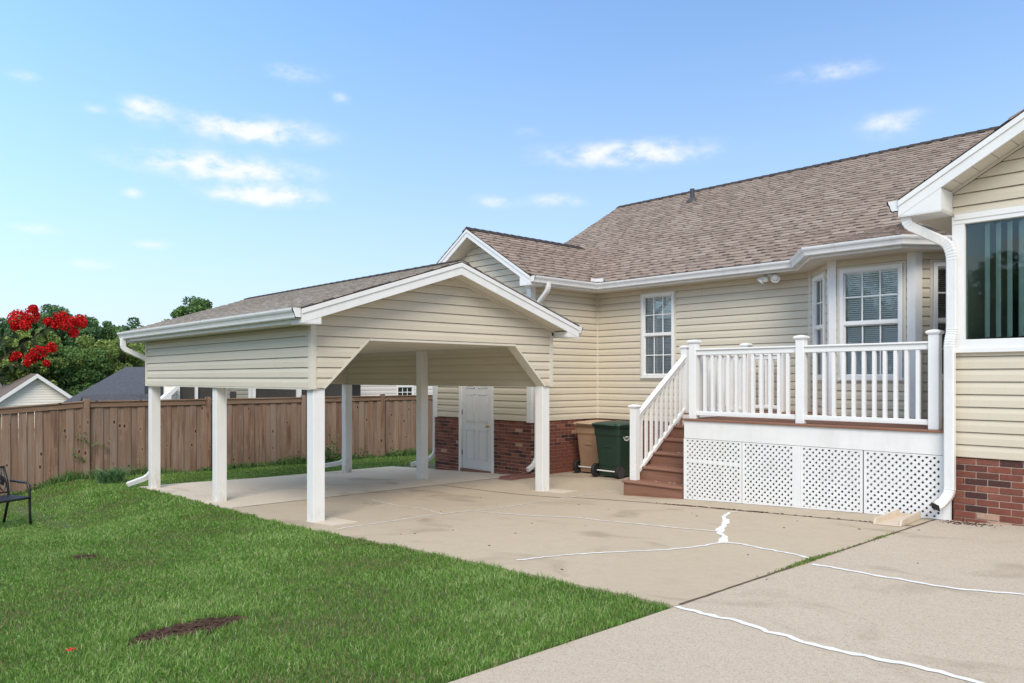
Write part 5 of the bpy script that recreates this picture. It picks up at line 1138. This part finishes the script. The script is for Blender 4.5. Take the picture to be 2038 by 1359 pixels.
for c in ((-7.2,-.5,1.05),(-6.8,-.12,1.15),(-7.55,.3,.75)):
    q = RNG.normal(size=(500,3)); q /= np.linalg.norm(q, axis=1)[:,None]; leafcloud('blossom_cluster', np.array(c)+q*(.1*RNG.random(500)**.4)[:,None], 0, .026, RNG.random(500), 'petal', cm, .95)
m_ = MB(); c_ = (-4.71, 1.07, land(-4.71,1.07)+.05); m_.v.append(c_)
for k in range(6):
    a_ = k*math.pi/3; b_ = len(m_.v); m_.v += [(c_[0]+.02*math.cos(a_-.3), c_[1]+.02*math.sin(a_-.3), c_[2]+.004), (c_[0]+.03*math.cos(a_), c_[1]+.03*math.sin(a_), c_[2]+.012), (c_[0]+.02*math.cos(a_+.3), c_[1]+.02*math.sin(a_+.3), c_[2]+.002)]; m_.f.append((0, b_, b_+1, b_+2)); m_.tone.append(.3+.1*k)
tag(obj('fallen_blossom', m_, 'petal', None, tone=True, recalc=False), 'small red blossom fallen on the lawn', 'blossom')
# ------------------------------------------------------------------ grass, weeds, mulch
def blades(name, xy, z, h, w, lean, tone, mat, parent=None):
    n = len(xy); a = RNG.random(n)*2*np.pi; ux, uy = np.cos(a), np.sin(a); b = RNG.random(n)*2*np.pi; lx, ly = np.cos(b)*lean*h, np.sin(b)*lean*h
    P = np.zeros((n,5,3)); W2 = w/2
    P[:,0] = np.stack([xy[:,0]-ux*W2, xy[:,1]-uy*W2, z-.008], 1); P[:,1] = np.stack([xy[:,0]+ux*W2, xy[:,1]+uy*W2, z-.008], 1)
    P[:,2] = np.stack([xy[:,0]+ux*W2*.8+lx*.35, xy[:,1]+uy*W2*.8+ly*.35, z+h*.58], 1); P[:,3] = np.stack([xy[:,0]-ux*W2*.8+lx*.35, xy[:,1]-uy*W2*.8+ly*.35, z+h*.58], 1)
    P[:,4] = np.stack([xy[:,0]+lx, xy[:,1]+ly, z+h*(1-.28*np.minimum(lean,1.))], 1)
    P = P.reshape(-1,3); c = P.mean(0); c[2] = P[:,2].min(); P = P-c
    me = bpy.data.meshes.new(name); me.vertices.add(n*5); me.vertices.foreach_set('co', P.ravel().astype(np.float32))
    base = np.arange(n)*5; li = np.stack([base, base+1, base+2, base+3, base+3, base+2, base+4], 1).astype(np.int32).ravel()
    me.loops.add(n*7); me.loops.foreach_set('vertex_index', li); me.polygons.add(n*2)
    ls_ = np.stack([np.arange(n)*7, np.arange(n)*7+4], 1).astype(np.int32).ravel(); lt_ = np.tile(np.array([4,3], dtype=np.int32), n)
    me.polygons.foreach_set('loop_start', ls_); me.polygons.foreach_set('loop_total', lt_); me.update(calc_edges=True)
    me.attributes.new('tone', 'FLOAT', 'FACE').data.foreach_set('value', np.repeat(np.clip(tone,0,1), 2).astype(np.float32)); me.materials.append(MAT[mat])
    o = bpy.data.objects.new(name, me); return link(o, (c[0], c[1], c[2]+CZ), parent)
MULCH = [((-4.77, 1.72), .36, .165, math.atan2(.53, -.05)), ((-8.26, 1.99), .17, .12, .5)]
def in_mulch(x, y, k=1.):
    r_ = np.full(np.shape(x), 9.)
    for (c, a, b, th) in MULCH:
        dx, dy = x-c[0], y-c[1]; u, v = dx*np.cos(th)+dy*np.sin(th), -dx*np.sin(th)+dy*np.cos(th); r_ = np.minimum(r_, np.hypot(u/a, v/b)+.12*np.sin(7*np.arctan2(v,u))); 
    return r_ < k
def lawn_ok(x, y):
    f = 4.48+(x+15)*(4.06-4.48)/12.13
    e = .018*np.sin(x*9.)+.012*np.sin(x*23+1); e2 = .015*np.sin(y*11.)+.012*np.sin(y*27+2)
    side = (y < f+e-.012) | (x < -14.94)
    return side & (x < -2.885+e2) & ~in_mulch(x, y) & (x > FX+.02)
PT = []
cell = .5
for X0 in np.arange(-18.5, -2.5, cell):
    for Y0 in np.arange(-3.5, 14.5, cell):
        if Y0 > 4.6 and X0 > -14.9: continue
        xc, yc2 = X0+cell/2, Y0+cell/2; lat = .6779*xc+.73515*yc2; d = -.73515*xc+.6779*yc2
        if d < 2.2 or lat < -.72*d-1.3 or lat > .8*d+1: continue
        n = RNG.poisson(min(16000, 11500*(4/d)**1.25)*cell*cell)
        if n: PT.append(np.stack([X0+RNG.random(n)*cell, Y0+RNG.random(n)*cell], 1))
PT = np.concatenate(PT); PT = PT[lawn_ok(PT[:,0], PT[:,1])]
n = len(PT); dd = -.73515*PT[:,0]+.6779*PT[:,1]
X_, Y_ = PT[:,0], PT[:,1]
patchy = .5+.22*np.sin(X_*1.7+Y_*2.3)+.2*np.sin(X_*4.1-Y_*3.3+1.7)*np.sin(Y_*2.1+.4)+.16*np.sin(X_*9.3+Y_*7.7)*np.sin(X_*6.1-Y_*8.9)
fr = 4.48+(X_+15)*(4.06-4.48)/12.13; edge = np.exp(-np.abs(fr-Y_)/.07)+np.exp(-np.abs(-2.88-X_)/.07)
tone = .58+.42*(patchy-.5)+RNG.normal(0,.24,n); tone = np.maximum(tone,.2); dry = RNG.random(n) < (.06+.20*np.clip((.45-patchy)/.3,0,1)); tone[dry] = RNG.random(dry.sum())*.14
edgemul = in_mulch(X_, Y_, 1.5)
h = (.018+.028*RNG.random(n))*(1+.75*(patchy-.5))*(1+.55*np.clip(edge,0,1)*(X_ > -14.9)+.35*edgemul)
z = np.array([land(a, b) for a, b in PT])
g_ = blades('grass', PT, z, h, (.0042+.0022*RNG.random(n))*np.clip(dd/6, .8, 2.2), .25+.75*RNG.random(n), tone, 'grass')
tag(g_, 'short mown green lawn grass', 'grass', kind='stuff')
print('grass blades', n)
for (c, a, b, th) in MULCH:
    m_ = MB(); ring = []
    for k in range(28):
        q = k*2*math.pi/28; rr = 1.02-.12*math.sin(7*q)+random.uniform(-.05,.05); u, v = a*rr*math.cos(q), b*rr*math.sin(q); x, y = c[0]+u*math.cos(th)-v*math.sin(th), c[1]+u*math.sin(th)+v*math.cos(th); ring.append((x, y, land(x,y)+.004))
    m_.quad(*ring)
    for k in range(int(900*a)):
        q = random.random()*2*math.pi; rr = math.sqrt(random.random())*.97; u, v = a*rr*math.cos(q), b*rr*math.sin(q); x, y = c[0]+u*math.cos(th)-v*math.sin(th), c[1]+u*math.sin(th)+v*math.cos(th); an = random.random()*6.28; L = random.uniform(.012,.035); z = land(x,y)+random.uniform(.006,.016)
        m_.obar((x-L*math.cos(an),y-L*math.sin(an),z+random.uniform(-.006,.006)), (x+L*math.cos(an),y+L*math.sin(an),z+random.uniform(-.004,.01)), random.uniform(.004,.011), .004)
    tag(obj('mulch_patch', m_, 'mulchm', None, recalc=False), 'dark wood chip patch in the lawn' if a > .3 else 'small bare brown spot in the lawn near the bench', 'mulch', kind='stuff')
# weeds along the fence foot
k = 5200; wx = FX+.05+np.abs(RNG.normal(0,.16,k)); wy = RNG.uniform(-.5,14,k); cl2 = .5+.5*np.sin(wy*2.6)*np.sin(wy*1.1+.6); keep = RNG.random(k) < .25+.75*cl2; wx, wy, cl2 = wx[keep], wy[keep], cl2[keep]
wz = np.array([land(a, b) for a, b in zip(wx, wy)]); k = len(wx)
tag(blades('fence_weeds', np.stack([wx, wy], 1), wz, (.07+.16*RNG.random(k))*(.5+.9*cl2), .010+.010*RNG.random(k), .2+.8*RNG.random(k), .3+.4*RNG.random(k), 'leafA'), 'unmown weeds along the fence foot', 'weeds', kind='stuff')
pts = []
for k in range(26):
    y = random.uniform(-.3,13.8); s_ = random.uniform(.06,.16); q = RNG.normal(size=(60,3)); q[:,2] = np.abs(q[:,2]); pts.append(np.array([FX+.13, y, land(FX+.1,y)])+q*np.array([s_*.6, s_*1.2, s_*.8]))
for (y, zz) in ((4.28,.95),(4.35,.8),(4.2,.55),(4.3,.4),(4.55,.72),(4.75,.7)): q = RNG.normal(size=(10,3))*.05; q[:,0] = np.abs(q[:,0])*.4; pts.append(np.array([FX+.08, y, land(FX,y)+zz])+q)
pts = np.concatenate(pts); tag(leafcloud('fence_vines', pts, 0, .065, RNG.random(len(pts)), 'leafA', None), 'leafy vines and weeds climbing the fence foot', 'weeds', kind='stuff')
def clump(name, label, cat, x, y, n, r_, h_, mat, w=.012):
    xy = np.stack([x+RNG.normal(0,r_*.35,n), y+RNG.normal(0,r_*.35,n)], 1); z = np.array([land(a, b) for a, b in xy])
    return tag(blades(name, xy, z, h_*(.6+.5*RNG.random(n)), np.full(n, w), .5+.9*RNG.random(n), .2+.6*RNG.random(n), mat), label, cat)
clump('grass_clump', 'dark green strappy clump beside the carport downspout', 'plant', -16.35, 4.42, 320, .30, .42, 'leafB', .016)
sx0, sy0 = -16.9, 9.35
q = RNG.normal(size=(420,3)); q[:,2] = np.abs(q[:,2]); pts = np.array([sx0, sy0, land(sx0,sy0)+.08])+q*np.array([.16,.2,.24]); bush = thing('bush', 'small leafy bush by the fence behind the carport post', 'bush', (sx0, sy0, land(sx0,sy0)))
leafcloud('foliage', pts, 0, .075, RNG.random(420), 'leafA', bush)
m_ = MB()
for k in range(7): m_.tube([(sx0+random.uniform(-.05,.05),sy0+random.uniform(-.05,.05),land(sx0,sy0)-.02),(sx0+random.uniform(-.2,.2),sy0+random.uniform(-.25,.25),land(sx0,sy0)+.4)], [.008,.004], 5)
obj('stems', m_, 'twig', bush)
# weeds in the paving joint and leaf bits along the deck crack
k = 700; wy = np.concatenate([RNG.normal(5.85,.22,400), RNG.uniform(5.2,7.6,180), RNG.normal(7.25,.06,120)]); wx = -2.875+RNG.normal(0,.012,k); wz = np.array([pave(a, b) for a, b in zip(wx, wy)])
tag(blades('joint_weeds', np.stack([wx, wy], 1), wz, .012+.03*RNG.random(k)*np.exp(-np.abs(wy-5.85)/.5), .006+.005*RNG.random(k), .3+.9*RNG.random(k), .15+.6*RNG.random(k), 'leafC'), 'sparse olive weeds in the joint between driveway and patio', 'weeds', kind='stuff')
m_ = MB()
for k in range(150):
    x = random.choice([random.gauss(-5.06,.08), random.gauss(-4.58,.06), random.uniform(-5.9,-3.2), random.gauss(-5.6,.12)]); y = 8.05+random.gauss(0,.012); s_ = random.uniform(.006,.016); z = pave(x,y)+.004; m_.box(x-s_, x+s_, y-s_*.7, y+s_*.7, z, z+.005)
for k in range(22):
    x, y = random.uniform(-9,-2), random.uniform(4.3,8.0); s_ = random.uniform(.004,.012); z = pave(x,y)+.002; m_.box(x-s_, x+s_, y-s_*.5, y+s_*.5, z, z+.004)
for k in range(160):
    x, y = random.gauss(-2.55,.12), random.gauss(8.5,.06); s_ = random.uniform(.003,.007); z = pave(x,y)+.001; m_.box(x-s_, x+s_, y-s_, y+s_, z, z+.004)
tag(obj('leaf_debris', m_, 'mulchm', None, recalc=False), 'brown leaf crumbs scattered on the concrete', 'litter', kind='stuff')
print('objects', len(bpy.data.objects))
